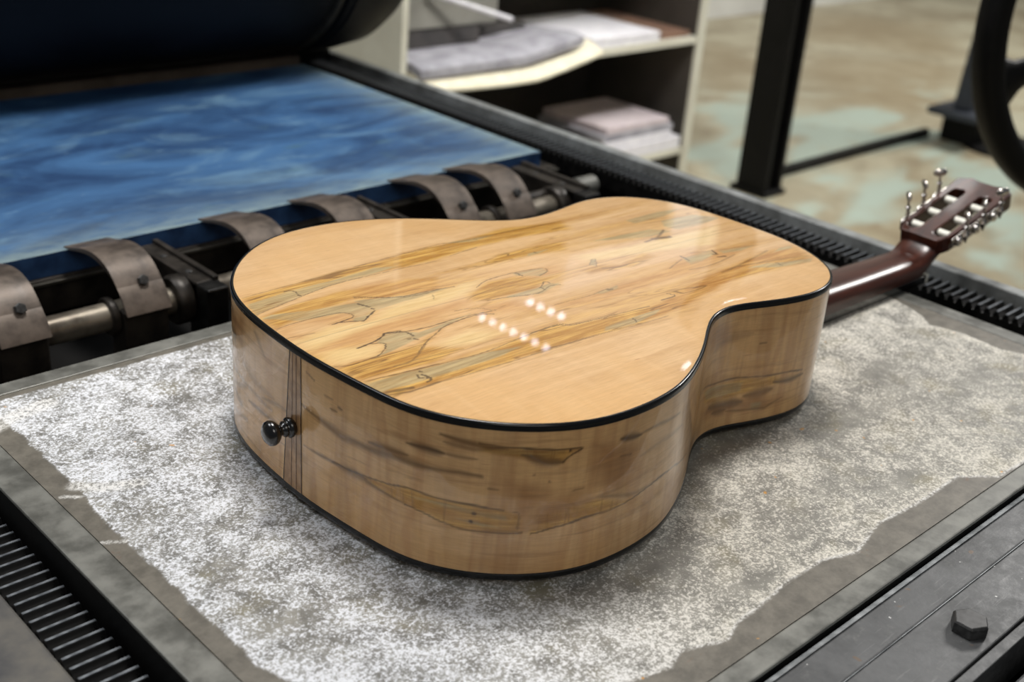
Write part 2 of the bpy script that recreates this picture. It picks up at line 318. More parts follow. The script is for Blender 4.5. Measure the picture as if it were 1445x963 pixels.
FIG = json.loads('''{"out":[[390.7,0.8],[390.8,-4.0],[391.0,-8.8],[391.2,-13.6],[391.4,-18.4],[391.8,-23.2],[392.2,-28.0],[392.6,-32.8],[393.2,-37.5],[393.7,-42.3],[394.4,-47.1],[395.0,-51.8],[395.6,-56.6],[396.3,-61.4],[397.0,-66.1],[397.6,-70.9],[398.4,-75.6],[399.1,-80.4],[399.9,-85.1],[400.8,-89.8],[401.8,-94.5],[403.0,-99.1],[404.3,-103.7],[405.8,-108.2],[407.5,-112.6],[409.4,-116.9],[411.5,-121.1],[413.8,-125.3],[416.3,-129.3],[419.0,-133.2],[421.8,-137.0],[424.8,-140.7],[427.9,-144.3],[431.2,-147.7],[434.6,-151.1],[438.1,-154.3],[441.7,-157.4],[445.5,-160.3],[449.3,-163.1],[453.2,-165.8],[457.3,-168.3],[461.4,-170.7],[465.6,-172.9],[469.9,-175.0],[474.3,-176.9],[478.7,-178.6],[483.2,-180.1],[487.7,-181.4],[492.3,-182.5],[497.0,-183.5],[501.7,-184.2],[506.4,-184.7],[511.2,-185.1],[515.9,-185.4],[520.7,-185.5],[525.5,-185.5],[530.3,-185.3],[535.1,-185.1],[539.8,-184.7],[544.6,-184.2],[549.3,-183.5],[554.0,-182.7],[558.7,-181.8],[563.4,-180.7],[568.0,-179.5],[572.5,-178.1],[577.0,-176.5],[581.5,-174.8],[585.9,-173.0],[590.3,-171.0],[594.6,-169.0],[598.9,-166.9],[603.2,-164.7],[607.4,-162.4],[611.6,-160.1],[615.8,-157.7],[619.9,-155.2],[624.0,-152.7],[628.1,-150.1],[632.1,-147.5],[636.1,-144.8],[640.0,-142.0],[643.9,-139.3],[647.8,-136.4],[651.7,-133.6],[655.6,-130.8],[659.5,-128.1],[663.5,-125.4],[667.5,-122.8],[671.5,-120.4],[675.7,-118.2],[679.9,-116.1],[684.2,-114.4],[688.6,-113.0],[693.0,-111.9],[697.5,-111.2],[702.1,-110.8],[706.7,-110.8],[711.2,-111.2],[715.8,-111.9],[720.4,-112.8],[725.0,-113.9],[729.5,-115.2],[734.1,-116.5],[738.7,-117.9],[743.3,-119.2],[747.9,-120.5],[752.5,-121.7],[757.2,-122.8],[761.9,-123.8],[766.5,-124.7],[771.3,-125.5],[776.0,-126.1],[780.7,-126.6],[785.4,-126.8],[790.1,-126.9],[794.8,-126.7],[799.5,-126.2],[804.1,-125.5],[808.7,-124.5],[813.2,-123.2],[817.6,-121.7],[821.9,-119.9],[826.1,-117.8],[830.1,-115.5],[834.0,-112.9],[837.6,-110.0],[841.1,-106.9],[844.4,-103.6],[847.4,-100.1],[850.2,-96.3],[852.8,-92.4],[855.2,-88.4],[857.5,-84.2],[859.5,-79.9],[861.4,-75.6],[863.1,-71.1],[864.7,-66.6],[866.1,-62.1],[867.3,-57.5],[868.4,-52.8],[869.3,-48.2],[870.1,-43.5],[870.7,-38.7],[871.0,-34.0],[871.3,-29.2],[871.4,-24.5],[871.4,-19.7],[871.3,-14.9],[871.1,-10.1],[870.8,-5.3],[870.5,-0.5],[870.2,4.3],[869.8,9.1],[869.4,13.9],[869.0,18.7],[868.5,23.5],[868.0,28.3],[867.4,33.0],[866.8,37.8],[866.2,42.6],[865.4,47.3],[864.6,52.0],[863.6,56.7],[862.6,61.3],[861.4,65.9],[860.0,70.5],[858.4,74.9],[856.6,79.2],[854.5,83.5],[852.3,87.6],[849.8,91.6],[847.1,95.4],[844.2,99.1],[841.1,102.6],[837.8,106.0],[834.3,109.1],[830.7,112.0],[826.8,114.7],[822.9,117.1],[818.7,119.2],[814.5,121.1],[810.1,122.6],[805.6,123.9],[801.1,124.9],[796.4,125.6],[791.8,126.0],[787.1,126.1],[782.4,126.0],[777.7,125.6],[773.0,125.0],[768.3,124.2],[763.7,123.3],[759.0,122.3],[754.3,121.2],[749.7,120.1],[745.0,119.1],[740.3,118.1],[735.7,117.2],[731.0,116.4],[726.2,115.7],[721.5,115.2],[716.8,114.8],[712.1,114.6],[707.3,114.6],[702.7,114.8],[698.0,115.3],[693.4,116.0],[688.8,117.0],[684.4,118.3],[680.0,119.9],[675.6,121.7],[671.4,123.8],[667.2,126.0],[663.0,128.3],[659.0,130.8],[654.9,133.4],[650.9,136.0],[646.9,138.7],[642.9,141.3],[638.9,144.0],[634.9,146.7],[630.9,149.3],[626.8,151.9],[622.8,154.5],[618.7,157.0],[614.5,159.4],[610.3,161.8],[606.1,164.1],[601.9,166.3],[597.5,168.3],[593.2,170.3],[588.8,172.2],[584.3,174.0],[579.8,175.7],[575.3,177.3],[570.8,178.7],[566.2,180.0],[561.5,181.2],[556.9,182.3],[552.2,183.2],[547.5,184.0],[542.7,184.7],[538.0,185.2],[533.2,185.5],[528.5,185.7],[523.7,185.8],[518.9,185.7],[514.1,185.5],[509.4,185.0],[504.7,184.4],[500.0,183.6],[495.4,182.7],[490.8,181.5],[486.2,180.1],[481.7,178.6],[477.3,176.8],[473.0,174.9],[468.7,172.8],[464.5,170.5],[460.4,168.1],[456.4,165.5],[452.5,162.8],[448.7,159.9],[445.0,156.9],[441.4,153.8],[437.9,150.6],[434.5,147.2],[431.2,143.8],[427.9,140.2],[424.8,136.6],[421.8,132.9],[418.9,129.1],[416.1,125.2],[413.4,121.3],[410.9,117.3],[408.5,113.1],[406.3,108.9],[404.3,104.6],[402.5,100.3],[400.9,95.8],[399.4,91.3],[398.1,86.7],[397.0,82.1],[396.0,77.4],[395.1,72.7],[394.3,68.0],[393.7,63.2],[393.1,58.4],[392.7,53.7],[392.3,48.9],[391.9,44.1],[391.6,39.3],[391.4,34.5],[391.2,29.7],[391.0,24.9],[390.9,20.1],[390.8,15.2],[390.7,10.4],[390.7,5.6]],"back":{"gold":[[[398.2,-67.4],[424.0,-71.3],[411.0,-70.0],[454.3,-75.2],[490.2,-77.4],[528.6,-72.9],[562.6,-69.4],[568.6,-75.6],[599.4,-79.0],[646.9,-81.6],[680.7,-77.9],[675.6,-71.2],[732.4,-65.1],[786.0,-57.0],[819.0,-51.2],[863.7,-51.5],[854.3,-77.5],[843.4,-85.4],[806.2,-81.4],[778.3,-80.6],[742.6,-79.2],[708.5,-85.6],[671.1,-94.9],[630.9,-99.3],[618.3,-101.0],[568.8,-97.9],[514.1,-97.0],[493.8,-97.4],[452.5,-95.9],[427.8,-94.0],[401.0,-93.3]],[[393.3,-43.3],[417.2,-43.5],[440.8,-43.6],[458.5,-44.4],[483.1,-35.3],[486.0,-33.2],[460.4,-48.4],[481.9,-65.8],[448.6,-71.6],[412.8,-67.6],[424.6,-70.5],[396.7,-64.8]],[[390.5,-20.3],[396.9,-24.4],[389.9,-35.0],[391.2,-43.2]],[[399.5,83.4],[438.6,85.9],[500.1,91.1],[544.2,94.1],[584.1,96.1],[622.1,97.0],[659.4,102.8],[727.0,92.4],[723.0,92.1],[710.5,71.5],[670.4,76.5],[653.8,77.4],[606.1,77.7],[570.6,71.3],[527.4,71.3],[488.3,73.9],[465.3,72.3],[421.4,62.0],[392.0,54.5],[395.0,71.6]],[[391.7,49.0],[423.0,54.9],[468.3,57.4],[545.9,43.9],[529.8,23.4],[492.3,26.8],[462.2,39.1],[429.1,35.9],[391.9,27.2]],[[581.9,43.0],[618.4,55.3],[667.2,55.5],[687.1,50.5],[685.8,51.1],[670.8,35.3],[637.4,40.8],[598.2,40.8]],[[541.5,2.7],[569.4,15.6],[597.2,13.1],[615.4,-0.8],[636.7,-2.5],[607.3,-9.6],[587.5,-14.7],[552.3,-13.2],[536.4,-6.9]],[[542.5,21.4],[518.7,19.5],[512.3,7.6],[524.5,12.8]],[[649.2,-4.4],[668.9,-1.1],[687.4,-11.3],[725.0,-2.1],[730.1,-12.4],[696.0,-19.5],[652.2,-13.1]]],"amber":[[[584.2,-43.4],[621.4,-44.4],[657.6,-40.3],[710.5,-38.5],[720.1,-36.2],[745.3,-26.2],[761.6,-21.8],[795.8,-29.5],[832.9,-36.0],[785.2,-43.9],[726.1,-53.0],[679.6,-54.0],[657.4,-56.3],[608.6,-57.4],[586.3,-49.1]],[[477.1,57.6],[503.8,57.8],[536.4,35.0],[536.9,21.5],[504.2,21.8],[467.0,43.0]],[[391.7,28.8],[408.6,26.2],[396.5,18.0],[399.7,4.8],[391.2,16.8]],[[472.1,-3.8],[525.4,-3.4],[534.5,-5.7],[517.1,-13.6],[463.5,-15.5],[423.7,-20.1],[433.9,-5.2]],[[531.5,-16.2],[564.8,-23.6],[576.7,-42.9],[539.7,-36.1],[529.2,-23.9]],[[602.2,10.2],[635.6,15.9],[636.3,1.3],[615.4,-0.8]],[[723.5,-66.1],[758.0,-61.0],[816.5,-53.2],[863.7,-51.5],[855.2,-71.4],[786.8,-69.9],[732.6,-82.2],[671.1,-94.9],[634.3,-96.1],[648.2,-83.2],[686.9,-74.3]],[[411.9,24.0],[433.5,24.2],[449.2,20.1],[442.8,12.5],[428.2,16.1]],[[450.9,-4.1],[504.9,-8.4],[494.0,-22.3],[452.6,-19.0],[425.4,-23.2],[408.1,-14.3],[398.3,-15.2],[424.8,-6.7]]],"pale":[[[392.0,5.3],[424.3,10.2],[453.4,2.9],[477.0,14.7],[473.6,15.9],[513.3,19.5],[544.5,20.3],[566.4,20.7],[539.6,3.8],[502.1,1.5],[460.5,-2.4],[487.2,-6.5],[449.6,-6.0],[396.8,-14.1],[391.9,-7.6]],[[399.1,-21.0],[424.8,-24.1],[437.3,-33.5],[423.6,-42.7],[397.9,-40.0],[394.4,-29.9]],[[668.9,21.0],[714.5,15.1],[786.5,13.3],[838.1,13.2],[798.1,-17.0],[746.4,-5.8],[701.9,2.8],[670.3,5.3]],[[474.6,-49.4],[503.7,-45.4],[521.7,-59.1],[500.4,-65.3],[473.3,-59.1]]],"gray":[[[396.9,72.9],[432.8,76.6],[468.4,77.0],[511.7,81.6],[528.0,75.4],[490.2,70.3],[463.8,69.9],[423.1,60.9],[392.8,53.9]],[[392.2,47.0],[401.3,48.6],[427.0,40.2],[459.2,34.8],[474.9,29.7],[496.9,24.0],[528.9,22.3],[506.9,19.5],[466.0,15.5],[454.5,8.0],[449.1,5.6],[443.1,9.4],[448.6,17.5],[445.6,23.9],[423.7,27.6],[412.8,29.1]],[[463.3,37.5],[500.4,25.7],[537.9,20.9],[501.0,17.5],[464.8,21.4]],[[449.3,-18.4],[460.7,-21.4],[469.6,-29.7],[489.5,-28.0],[503.8,-25.6],[521.0,-24.3],[483.6,-33.1],[457.7,-38.8],[429.5,-44.2],[421.1,-46.1],[435.1,-39.9],[439.4,-32.2],[436.6,-27.8]],[[396.7,-69.5],[422.8,-72.9],[410.5,-70.8],[453.7,-76.1],[489.5,-78.3],[517.6,-83.8],[494.4,-87.7],[456.0,-88.5],[421.3,-87.3],[400.8,-84.3],[399.2,-85.0]],[[590.4,-91.0],[614.1,-90.1],[652.1,-88.8],[641.9,-93.7],[613.3,-98.3],[585.1,-96.3]],[[598.2,17.7],[626.0,14.2],[624.8,7.7],[614.4,3.2],[597.2,13.1]],[[564.5,-14.0],[596.3,-13.2],[610.3,-11.4],[617.4,-15.4],[591.6,-23.4],[563.6,-16.7]],[[746.3,-26.8],[781.8,-25.7],[782.2,-32.5],[757.8,-39.2],[742.1,-40.3]],[[789.1,-29.4],[814.5,-33.9],[829.4,-36.0],[808.1,-39.1],[788.4,-35.7]],[[780.5,-68.2],[804.3,-69.5],[822.6,-75.5],[853.9,-80.5],[843.4,-85.4],[807.4,-80.5]],[[626.4,-44.0],[653.3,-41.2],[650.1,-46.0],[631.5,-46.9]],[[593.6,96.6],[625.3,95.2],[644.6,93.1],[615.1,88.6]],[[637.6,44.5],[659.7,43.7],[645.1,40.3],[633.0,39.4]],[[772.5,64.0],[819.3,67.7],[844.8,65.1],[814.5,56.0],[773.8,54.4]],[[802.2,48.5],[844.1,46.4],[861.9,29.5],[827.1,22.9],[798.6,24.0],[792.3,35.9]],[[704.9,40.4],[738.7,38.6],[774.0,36.7],[789.3,24.5],[759.5,23.3],[724.7,33.7]],[[665.1,0.9],[674.9,8.3],[678.2,6.5],[667.1,-3.8]],[[846.2,-50.8],[861.2,-50.6],[857.7,-55.9],[833.6,-55.0]]],"line":[[0.7,0.55,[[399.4,84.2],[438.6,85.9],[475.6,87.8],[502.9,88.6]]],[0.7,0.6,[[500.1,91.1],[544.2,94.1],[585.1,97.5],[604.4,94.6],[623.0,92.4],[651.6,93.7],[719.0,92.4]]],[0.6,0.7,[[392.4,54.2],[423.1,60.9],[463.8,69.9],[503.9,70.6],[565.0,68.3]]],[0.8,0.7,[[391.9,27.2],[412.1,28.1],[433.2,27.3],[445.6,23.9],[448.6,17.5],[445.0,14.0]]],[1.1,1,[[445.0,14.0],[435.6,12.8],[427.5,12.3]]],[1.1,1,[[432.1,13.0],[444.8,8.3],[449.1,5.6],[455.9,10.0],[466.0,15.5]]],[0.8,0.6,[[466.8,44.0],[492.3,26.8],[508.6,21.7],[528.9,22.3]]],[0.8,0.7,[[466.3,41.9],[494.2,26.3],[519.4,23.9],[541.7,20.3]]],[0.8,0.5,[[513.9,9.7],[518.0,16.7]]],[1.3,1,[[421.1,-27.7],[430.3,-26.4],[442.1,-23.3],[449.3,-18.4]]],[1,0.9,[[449.3,-18.4],[460.7,-21.4],[463.8,-27.4]]],[0.8,0.9,[[430.3,-26.4],[439.9,-29.9],[438.3,-35.4],[428.0,-43.0],[420.2,-44.2],[404.7,-44.9],[394.8,-41.1]]],[0.9,0.8,[[448.7,-18.7],[462.7,-23.4],[480.8,-26.3],[507.5,-25.5],[536.6,-28.3]]],[0.9,0.8,[[452.0,-54.0],[463.4,-45.6],[480.1,-37.0],[492.7,-30.8],[521.6,-28.2],[535.1,-33.4]]],[0.8,0.5,[[513.7,-14.5],[529.8,-18.2],[540.3,-29.0]]],[0.8,0.8,[[398.9,-68.0],[424.0,-71.3],[453.2,-74.3]]],[0.8,0.7,[[411.0,-70.0],[454.3,-75.2],[490.2,-77.4],[528.6,-72.9],[561.8,-70.4],[573.0,-76.9],[593.0,-78.4]]],[0.8,0.7,[[537.4,-71.1],[562.1,-71.8],[569.6,-76.1],[599.4,-79.0],[646.9,-81.6]]],[0.9,0.5,[[401.0,-93.3],[427.8,-94.0],[452.5,-95.9],[493.8,-97.4],[532.1,-97.7],[573.5,-98.1]]],[0.9,0.5,[[514.1,-97.0],[541.6,-96.6],[568.8,-97.9],[597.2,-99.1],[618.3,-101.0],[647.2,-100.7]]],[3.0,0.7,[[398.6,-85.8],[408.0,-88.4],[418.5,-91.1]]],[1.6,0.7,[[401.2,-90.0],[414.9,-94.3],[437.6,-94.4]]],[0.8,0.7,[[555.2,10.7],[571.3,17.9],[599.2,18.9],[626.0,14.2],[624.8,7.7],[613.4,3.8]]],[0.8,0.7,[[545.8,-12.4],[564.5,-15.7],[588.6,-21.7],[606.3,-15.7],[615.4,-17.6]]],[0.8,0.8,[[598.3,-14.4],[608.3,-6.8],[610.3,-11.4]]],[1.1,0.8,[[663.6,-78.3],[680.7,-77.9],[677.5,-71.7]]],[0.8,0.5,[[616.8,-80.0],[646.9,-81.6]]],[2.2,0.7,[[748.3,-23.0],[747.9,-32.4]]],[2.0,0.9,[[783.9,-26.8],[782.0,-34.0],[777.7,-33.4]]],[2.2,0.8,[[777.0,-39.6],[784.4,-41.8]]],[5,0.8,[[758.8,17.5],[776.3,14.5]]],[2.2,0.7,[[746.7,15.7],[764.0,18.8],[784.7,29.0]]],[2.2,0.45,[[752.6,-64.1],[771.5,-62.0],[816.5,-53.2],[829.7,-49.7]]],[1.2,0.6,[[719.0,-37.2],[743.1,-28.2]]],[1.2,0.5,[[764.0,-64.1],[778.9,-62.7],[856.0,-74.9]]],[1.0,0.4,[[761.6,-21.8],[795.8,-29.5],[832.9,-36.0]]],[1.5,0.4,[[732.4,-47.4],[759.0,-49.2],[795.3,-42.5]]],[1.2,0.8,[[429.7,77.6],[435.3,76.6],[436.4,70.4]]],[2,0.8,[[435.0,67.2],[436.0,65.9]]],[2.2,0.8,[[462.5,31.2],[466.0,23.6]]],[1.8,0.9,[[465.9,19.7],[466.6,18.1]]],[2,0.8,[[463.3,-27.2],[463.8,-31.6]]],[2,0.8,[[461.9,-35.8],[462.5,-38.3]]],[1.4,0.8,[[457.4,-34.3],[459.1,-34.6]]],[1.6,0.85,[[431.1,-79.3],[430.5,-82.9],[431.3,-84.6]]],[1.8,0.85,[[434.3,-80.6],[435.2,-82.9],[434.3,-86.1]]],[1.6,0.85,[[435.9,-85.3],[435.6,-87.9],[433.3,-89.7],[430.6,-90.0]]],[1.8,0.8,[[435.4,-76.1],[436.3,-77.1]]],[1.6,0.7,[[619.0,-91.4],[617.6,-96.4]]],[2.4,0.7,[[640.8,-44.0],[644.4,-44.4]]],[1.5,0.8,[[600.8,17.3],[601.2,10.8]]],[1.2,0.8,[[598.2,-13.7],[598.4,-19.3]]],[1.5,0.6,[[813.4,-72.5],[812.7,-78.4]]],[1.2,0.7,[[621.3,93.3],[621.8,91.0]]],[1.5,0.7,[[644.7,44.3],[645.1,42.1]]],[0.8,0.5,[[665.1,0.9],[674.9,8.3],[677.6,6.8],[667.7,-4.1]]],[1.6,0.5,[[668.5,-9.9],[683.8,-14.7],[692.8,-14.3]]],[0.7,0.5,[[390.1,11.2],[410.6,7.3]]],[1.4,0.5,[[426.1,-62.0],[440.7,-61.5],[462.6,-47.1]]],[1.2,0.35,[[440.7,-61.5],[480.3,-66.1]]],[0.8,0.5,[[585.2,-43.9],[621.4,-44.4],[642.9,-42.0]]],[0.8,0.4,[[578.8,72.2],[609.7,76.4]]],[1.5,0.5,[[594.4,74.7],[609.7,76.4]]]]},"side":{"streak":[[5,0.6,[[10.5,80.4],[33.1,77.8],[53.7,74.3],[77.0,76.8],[103.3,80.3],[121.5,80.6],[143.1,82.2],[158.7,80.9]]],[5,0.7,[[78.7,81.4],[93.1,83.0],[109.5,84.1]]],[5,0.8,[[108.3,93.7],[120.9,93.8],[134.6,93.3]]],[3,0.5,[[134.6,93.3],[154.0,93.6]]],[4,0.7,[[129.9,106.5],[144.5,103.8],[157.2,102.8],[173.7,102.0]]],[3,0.5,[[134.1,101.7],[151.1,99.8],[163.7,100.6]]],[2.5,0.6,[[13.0,49.6],[44.0,51.2],[68.1,52.7],[87.3,50.5],[108.0,48.5]]],[1.2,0.8,[[108.0,48.5],[127.5,45.9],[145.4,41.6],[161.3,40.9],[176.9,40.4],[186.6,41.4]]],[1.2,0.8,[[44.0,51.2],[73.9,53.8],[104.2,59.4],[126.7,61.0],[147.0,59.6],[173.0,58.0]]],[6,0.6,[[48.1,50.7],[68.1,52.7],[77.8,52.5]]],[1,0.9,[[156.4,104.3],[181.7,103.2],[208.0,100.4],[219.8,100.0],[213.8,96.8],[207.4,92.4]]],[6,0.7,[[182.1,98.1],[195.4,93.4],[206.7,92.5]]],[5,0.35,[[156.7,100.0],[181.9,100.3],[208.1,99.0]]],[1.1,0.8,[[192.0,40.4],[213.5,45.1],[236.0,47.8],[263.1,48.1],[284.2,50.8],[305.3,52.6],[359.5,39.6]]],[4,0.8,[[248.2,99.8],[258.4,98.6],[266.4,97.5]]],[3,0.5,[[266.3,98.3],[285.9,97.4],[316.0,94.2]]],[3,0.4,[[236.1,60.3],[270.6,51.5],[305.3,52.6]]],[4,0.3,[[269.5,80.3],[291.8,82.6],[325.6,80.2]]],[4,0.6,[[1362.9,48.6],[1388.8,49.6],[1407.6,50.2]]],[4,0.45,[[1383.7,61.4],[1409.0,66.2],[1421.7,66.6]]],[6,0.5,[[1354.5,83.3]]],[9,0.6,[[1324.9,86.7],[1338.2,88.6]]],[5,0.35,[[1374.2,108.5],[1389.9,96.1]]],[6,0.3,[[1354.0,74.5],[1375.7,69.0],[1401.8,68.5]]],[1.2,0.5,[[15.2,106.3],[24.8,104.4]]],[1.6,0.5,[[33.2,97.4],[44.7,97.6]]],[1.8,0.6,[[41.3,91.0],[47.4,90.9]]],[1.8,0.7,[[48.2,93.9],[53.3,93.7]]],[1.2,0.6,[[249.4,86.3],[258.9,84.8]]],[1.2,0.6,[[161.7,73.1],[168.8,72.6]]],[1.4,0.8,[[433.2,55.0],[457.5,52.3],[487.7,51.2],[518.6,48.9],[551.6,45.5]]],[4,0.7,[[519.9,42.5],[537.7,40.4],[553.2,40.5]]],[2,0.6,[[553.2,40.5]]],[8,0.6,[[452.2,31.9],[466.8,30.1],[488.2,28.6]]],[6,0.5,[[491.0,33.4],[517.3,36.0]]],[6,0.55,[[459.1,24.5],[473.9,24.2]]],[2,0.5,[[474.3,22.4],[512.8,19.2],[532.3,25.8]]],[1.5,0.6,[[496.9,79.6],[503.4,79.6]]],[7,0.22,[[443.4,82.1],[469.0,89.6],[489.5,89.8]]],[0.8,0.6,[[215.4,68.8],[223.9,70.2]]],[1,0.6,[[162.3,72.8],[168.7,72.3]]],[1.0,0.5,[[178.9,56.9],[183.5,55.4],[180.8,49.2],[183.7,44.5]]]],"dot":[[3.2,1,[[154.8,53.7]]],[3,1,[[152.8,47.2]]],[1.6,0.7,[[191.0,84.0]]],[1.4,0.7,[[200.6,78.9]]],[1.5,1,[[212.2,99.2]]]],"olive":[[[44.0,51.2],[73.9,53.8],[104.2,59.4],[126.7,61.0],[147.0,59.6],[173.0,58.0],[184.3,53.8],[180.8,49.2],[185.3,41.4],[173.6,40.5],[161.3,40.9],[145.4,41.6],[127.5,45.9],[108.0,48.5],[87.3,50.5]],[[156.4,104.3],[181.7,103.2],[208.0,100.4],[219.8,100.0],[213.8,96.8],[207.4,92.4],[188.8,94.4],[169.5,97.6],[156.8,98.5]],[[192.0,40.4],[213.5,45.1],[236.0,47.8],[263.1,48.1],[236.3,58.7],[212.3,57.7],[192.4,52.0]],[[439.9,50.4],[460.4,49.8],[488.0,49.5],[518.7,48.0],[528.7,40.8],[490.4,37.0],[462.0,32.2],[444.2,38.5]]],"gray":[[[115.4,55.9],[133.8,57.6],[155.0,57.1],[155.3,53.3],[134.0,54.6]],[[156.4,56.5],[173.3,54.2],[174.3,49.6],[156.6,52.7]],[[143.7,48.3],[154.3,47.8],[174.0,44.2],[161.1,43.5]],[[439.9,50.4],[460.4,49.8],[488.7,45.9],[486.2,39.4],[467.3,37.8],[446.7,40.9]],[[498.2,25.3],[507.7,25.5],[507.1,18.5],[499.2,19.8]]],"brown":[[[174.7,77.9],[190.3,76.5],[201.6,68.2],[193.0,59.7],[185.6,53.8],[178.2,66.0]],[[227.7,101.7],[263.8,90.0],[263.0,71.8],[249.7,60.8],[234.6,71.5],[229.4,88.0]],[[195.4,62.6],[218.2,69.0],[224.1,55.5],[199.5,46.9],[186.2,46.1]],[[446.0,32.6],[466.6,31.0],[491.7,29.8],[501.9,35.2],[517.3,36.0],[514.7,29.5],[532.3,25.8],[512.8,19.2],[470.1,23.2],[445.3,24.3]],[[348.8,139.9],[465.0,98.6],[465.8,85.3],[438.9,83.8]],[[1312.1,99.4],[1355.8,110.3],[1347.2,88.4]]]}}''')

# ================================================================== setting
def struct(name, bm, mat, kind='structure'):
    return tag(obj(name, bm, mat), kind=kind)
nx, ny = 520, 300
gx, gy = np.meshgrid(np.linspace(-3, 13, nx), np.linspace(-3, 4.62, ny), indexing='ij')
fl = grid_mesh('floor', np.c_[gx.ravel(), gy.ravel(), np.full(nx * ny, -.85)], nx, ny, M_FLOOR, None, False); tag(fl, kind='structure')
P = np.c_[gx.ravel(), gy.ravel()] * 100; Pw = warp(P, 3.5, 40, 31); Pw = warp(Pw, 1.2, 12, 32)
MINT = [[(462, 293), (505, 288), (506, 266), (486, 259), (507, 253), (506, 240), (465, 243), (389, 245)], [(359, 244), (365, 262), (384, 282), (403, 288), (439, 326), (470, 323), (418, 286)], [(381, 210), (402, 219), (428, 220), (425, 209), (405, 199), (383, 192), (368, 191), (370, 200)], [(480, 226), (486, 212), (440, 175), (392, 150), (394, 160), (414, 177), (446, 205)], [(391, 232), (408, 232), (396, 223), (381, 222)], [(357, 221), (369, 218), (353, 207), (349, 213)], [(382, 164), (385, 147), (360, 135), (360, 146)], [(464, 232), (486, 231), (468, 222), (454, 223)]]
BRN = [[(588, 363), (650, 316), (555, 265), (505, 277), (503, 306)], [(372, 203), (361, 185), (378, 183), (355, 174), (345, 180), (353, 194)], [(555, 416), (567, 391), (485, 330), (471, 352)], [(704, 441), (773, 377), (671, 325), (622, 386)], [(440, 219), (455, 210), (419, 183), (401, 185), (403, 197)]]
mi = np.zeros(len(P)); br = np.zeros(len(P)); paint_poly(mi, Pw, MINT, 5, .8); paint_poly(br, Pw, BRN, 12, .8)
cattr(fl, 'paint', np.c_[mi, br, mi * 0])
WY = 4.62
bm = bmesh.new()
for x0, x1, z0, z1 in ((-3, 5.15, -.85, 4.4), (6.75, 13, -.85, 4.4), (5.15, 6.75, -.85, 1.25), (5.15, 6.75, 2.75, 4.4)): box(bm, x0, x1, WY, WY + .15, z0, z1)
struct('wall_back', bm, M_WALL)
struct('baseboard_back', bx(-3, 13, WY - .03, WY - .001, -.85, -.70), M_BASE)
wn = struct('window_1', bx(5.15, 6.75, WY + .10, WY + .12, 1.25, 2.75), M_WIN)
fm = bmesh.new()
for x0, x1, z0, z1 in ((5.15, 5.21, 1.25, 2.75), (6.69, 6.75, 1.25, 2.75), (5.21, 6.69, 1.25, 1.31), (5.21, 6.69, 2.69, 2.75)): box(fm, x0, x1, WY + .02, WY + .10, z0, z1)
obj('window_frame', fm, M_BASE, wn)

# ================================================================== printing press
press = empty('printing_press', (0.7, 0.9, -.85), 'old iron printing press whose grey crusted bed carries the upturned guitar', 'printing press')
PO = Vector(press.location)
def part(name, bm, mat, parent=None, **k):
    o = obj(name, bm, mat, parent or press, **k)
    if not parent or parent is press: o.location = -PO
    return o
# bed plate: fine grid, crust by polygon
X0, X1, Y0, Y1 = .2865, 1.134, .303, .866
nx, ny = 560, 380
gx, gy = np.meshgrid(np.linspace(X0, X1, nx), np.linspace(Y0, Y1, ny), indexing='ij')
V = np.c_[gx.ravel(), gy.ravel(), np.full(nx * ny, -.0006)]
o = grid_mesh('bed_plate', V, nx, ny, M_BED, press); o.location = -PO
P = V[:, :2] * 1000; Pw = warp(P, .45, 30, 3); Pw = warp(Pw, .3, 7, 5)
CR = [(299, 860), (305, 799), (302, 692), (300, 638), (300, 478), (306, 455), (330, 432), (380, 372), (440, 338), (488, 325), (506, 331), (536, 319), (557, 326), (580, 327), (621, 331), (657, 330), (686, 320), (733, 330), (776, 326), (845, 327), (869, 306), (911, 304), (1010, 318), (1100, 330), (1116, 400), (1106, 420), (1110, 463), (1100, 493), (1118, 517), (1130, 556), (1116, 600), (1120, 700), (1124, 858)]
sd = poly_sd(Pw, CR); crust = sstep(sd, -.6, 1.2)
right = sstep(P[:, 0] - .55 * P[:, 1], 130, 420)
gaps = [((470, 600), 26, 12), ((365, 610), 22, 9), ((420, 690), 20, 12), ((330, 570), 12, 14), ((700, 470), 60, 14), ((860, 430), 60, 12), ((960, 470), 50, 10), ((560, 400), 46, 12), ((740, 380), 40, 9), ((930, 560), 40, 12), ((1000, 400), 45, 11), ((600, 345), 28, 7), ((330, 500), 30, 8), ((800, 350), 40, 9)]
dens = .50 - .08 * right + .45 * np.exp(-np.clip(sd, 0, 99) / 9.0) * (P[:, 1] < 520)
for (a, b), ra, rb in gaps:
    dens -= .55 * np.exp(-(((Pw[:, 0] - a) / ra) ** 2 + ((Pw[:, 1] - b) / rb) ** 2))
bright = np.exp(-(((P[:, 0] - 360) / 70) ** 2 + ((P[:, 1] - 690) / 170) ** 2)) * .25 + np.exp(-(((P[:, 0] - 1040) / 70) ** 2 + ((P[:, 1] - 560) / 60) ** 2)) * .35
cattr(o, 'crust', np.c_[crust, right, np.clip(dens + bright, 0, 1.4)])
edge = np.exp(-(np.abs(sd) / .9) ** 2) * (P[:, 1] < 380) * .9
smear = np.zeros(len(P))
for ln, wd in (([(304, 712), (318, 700), (340, 690)], 9), ([(290, 705), (300, 698)], 2), ([(288, 640), (300, 632)], 2), ([(289, 820), (310, 830), (340, 835)], 12)):
    smear = np.maximum(smear, 1 - sstep(seg_dist(Pw, ln), wd * .3, wd))
cattr(o, 'wear', np.c_[1 - np.maximum(crust, smear), np.maximum(edge, smear * .8), crust * 0])
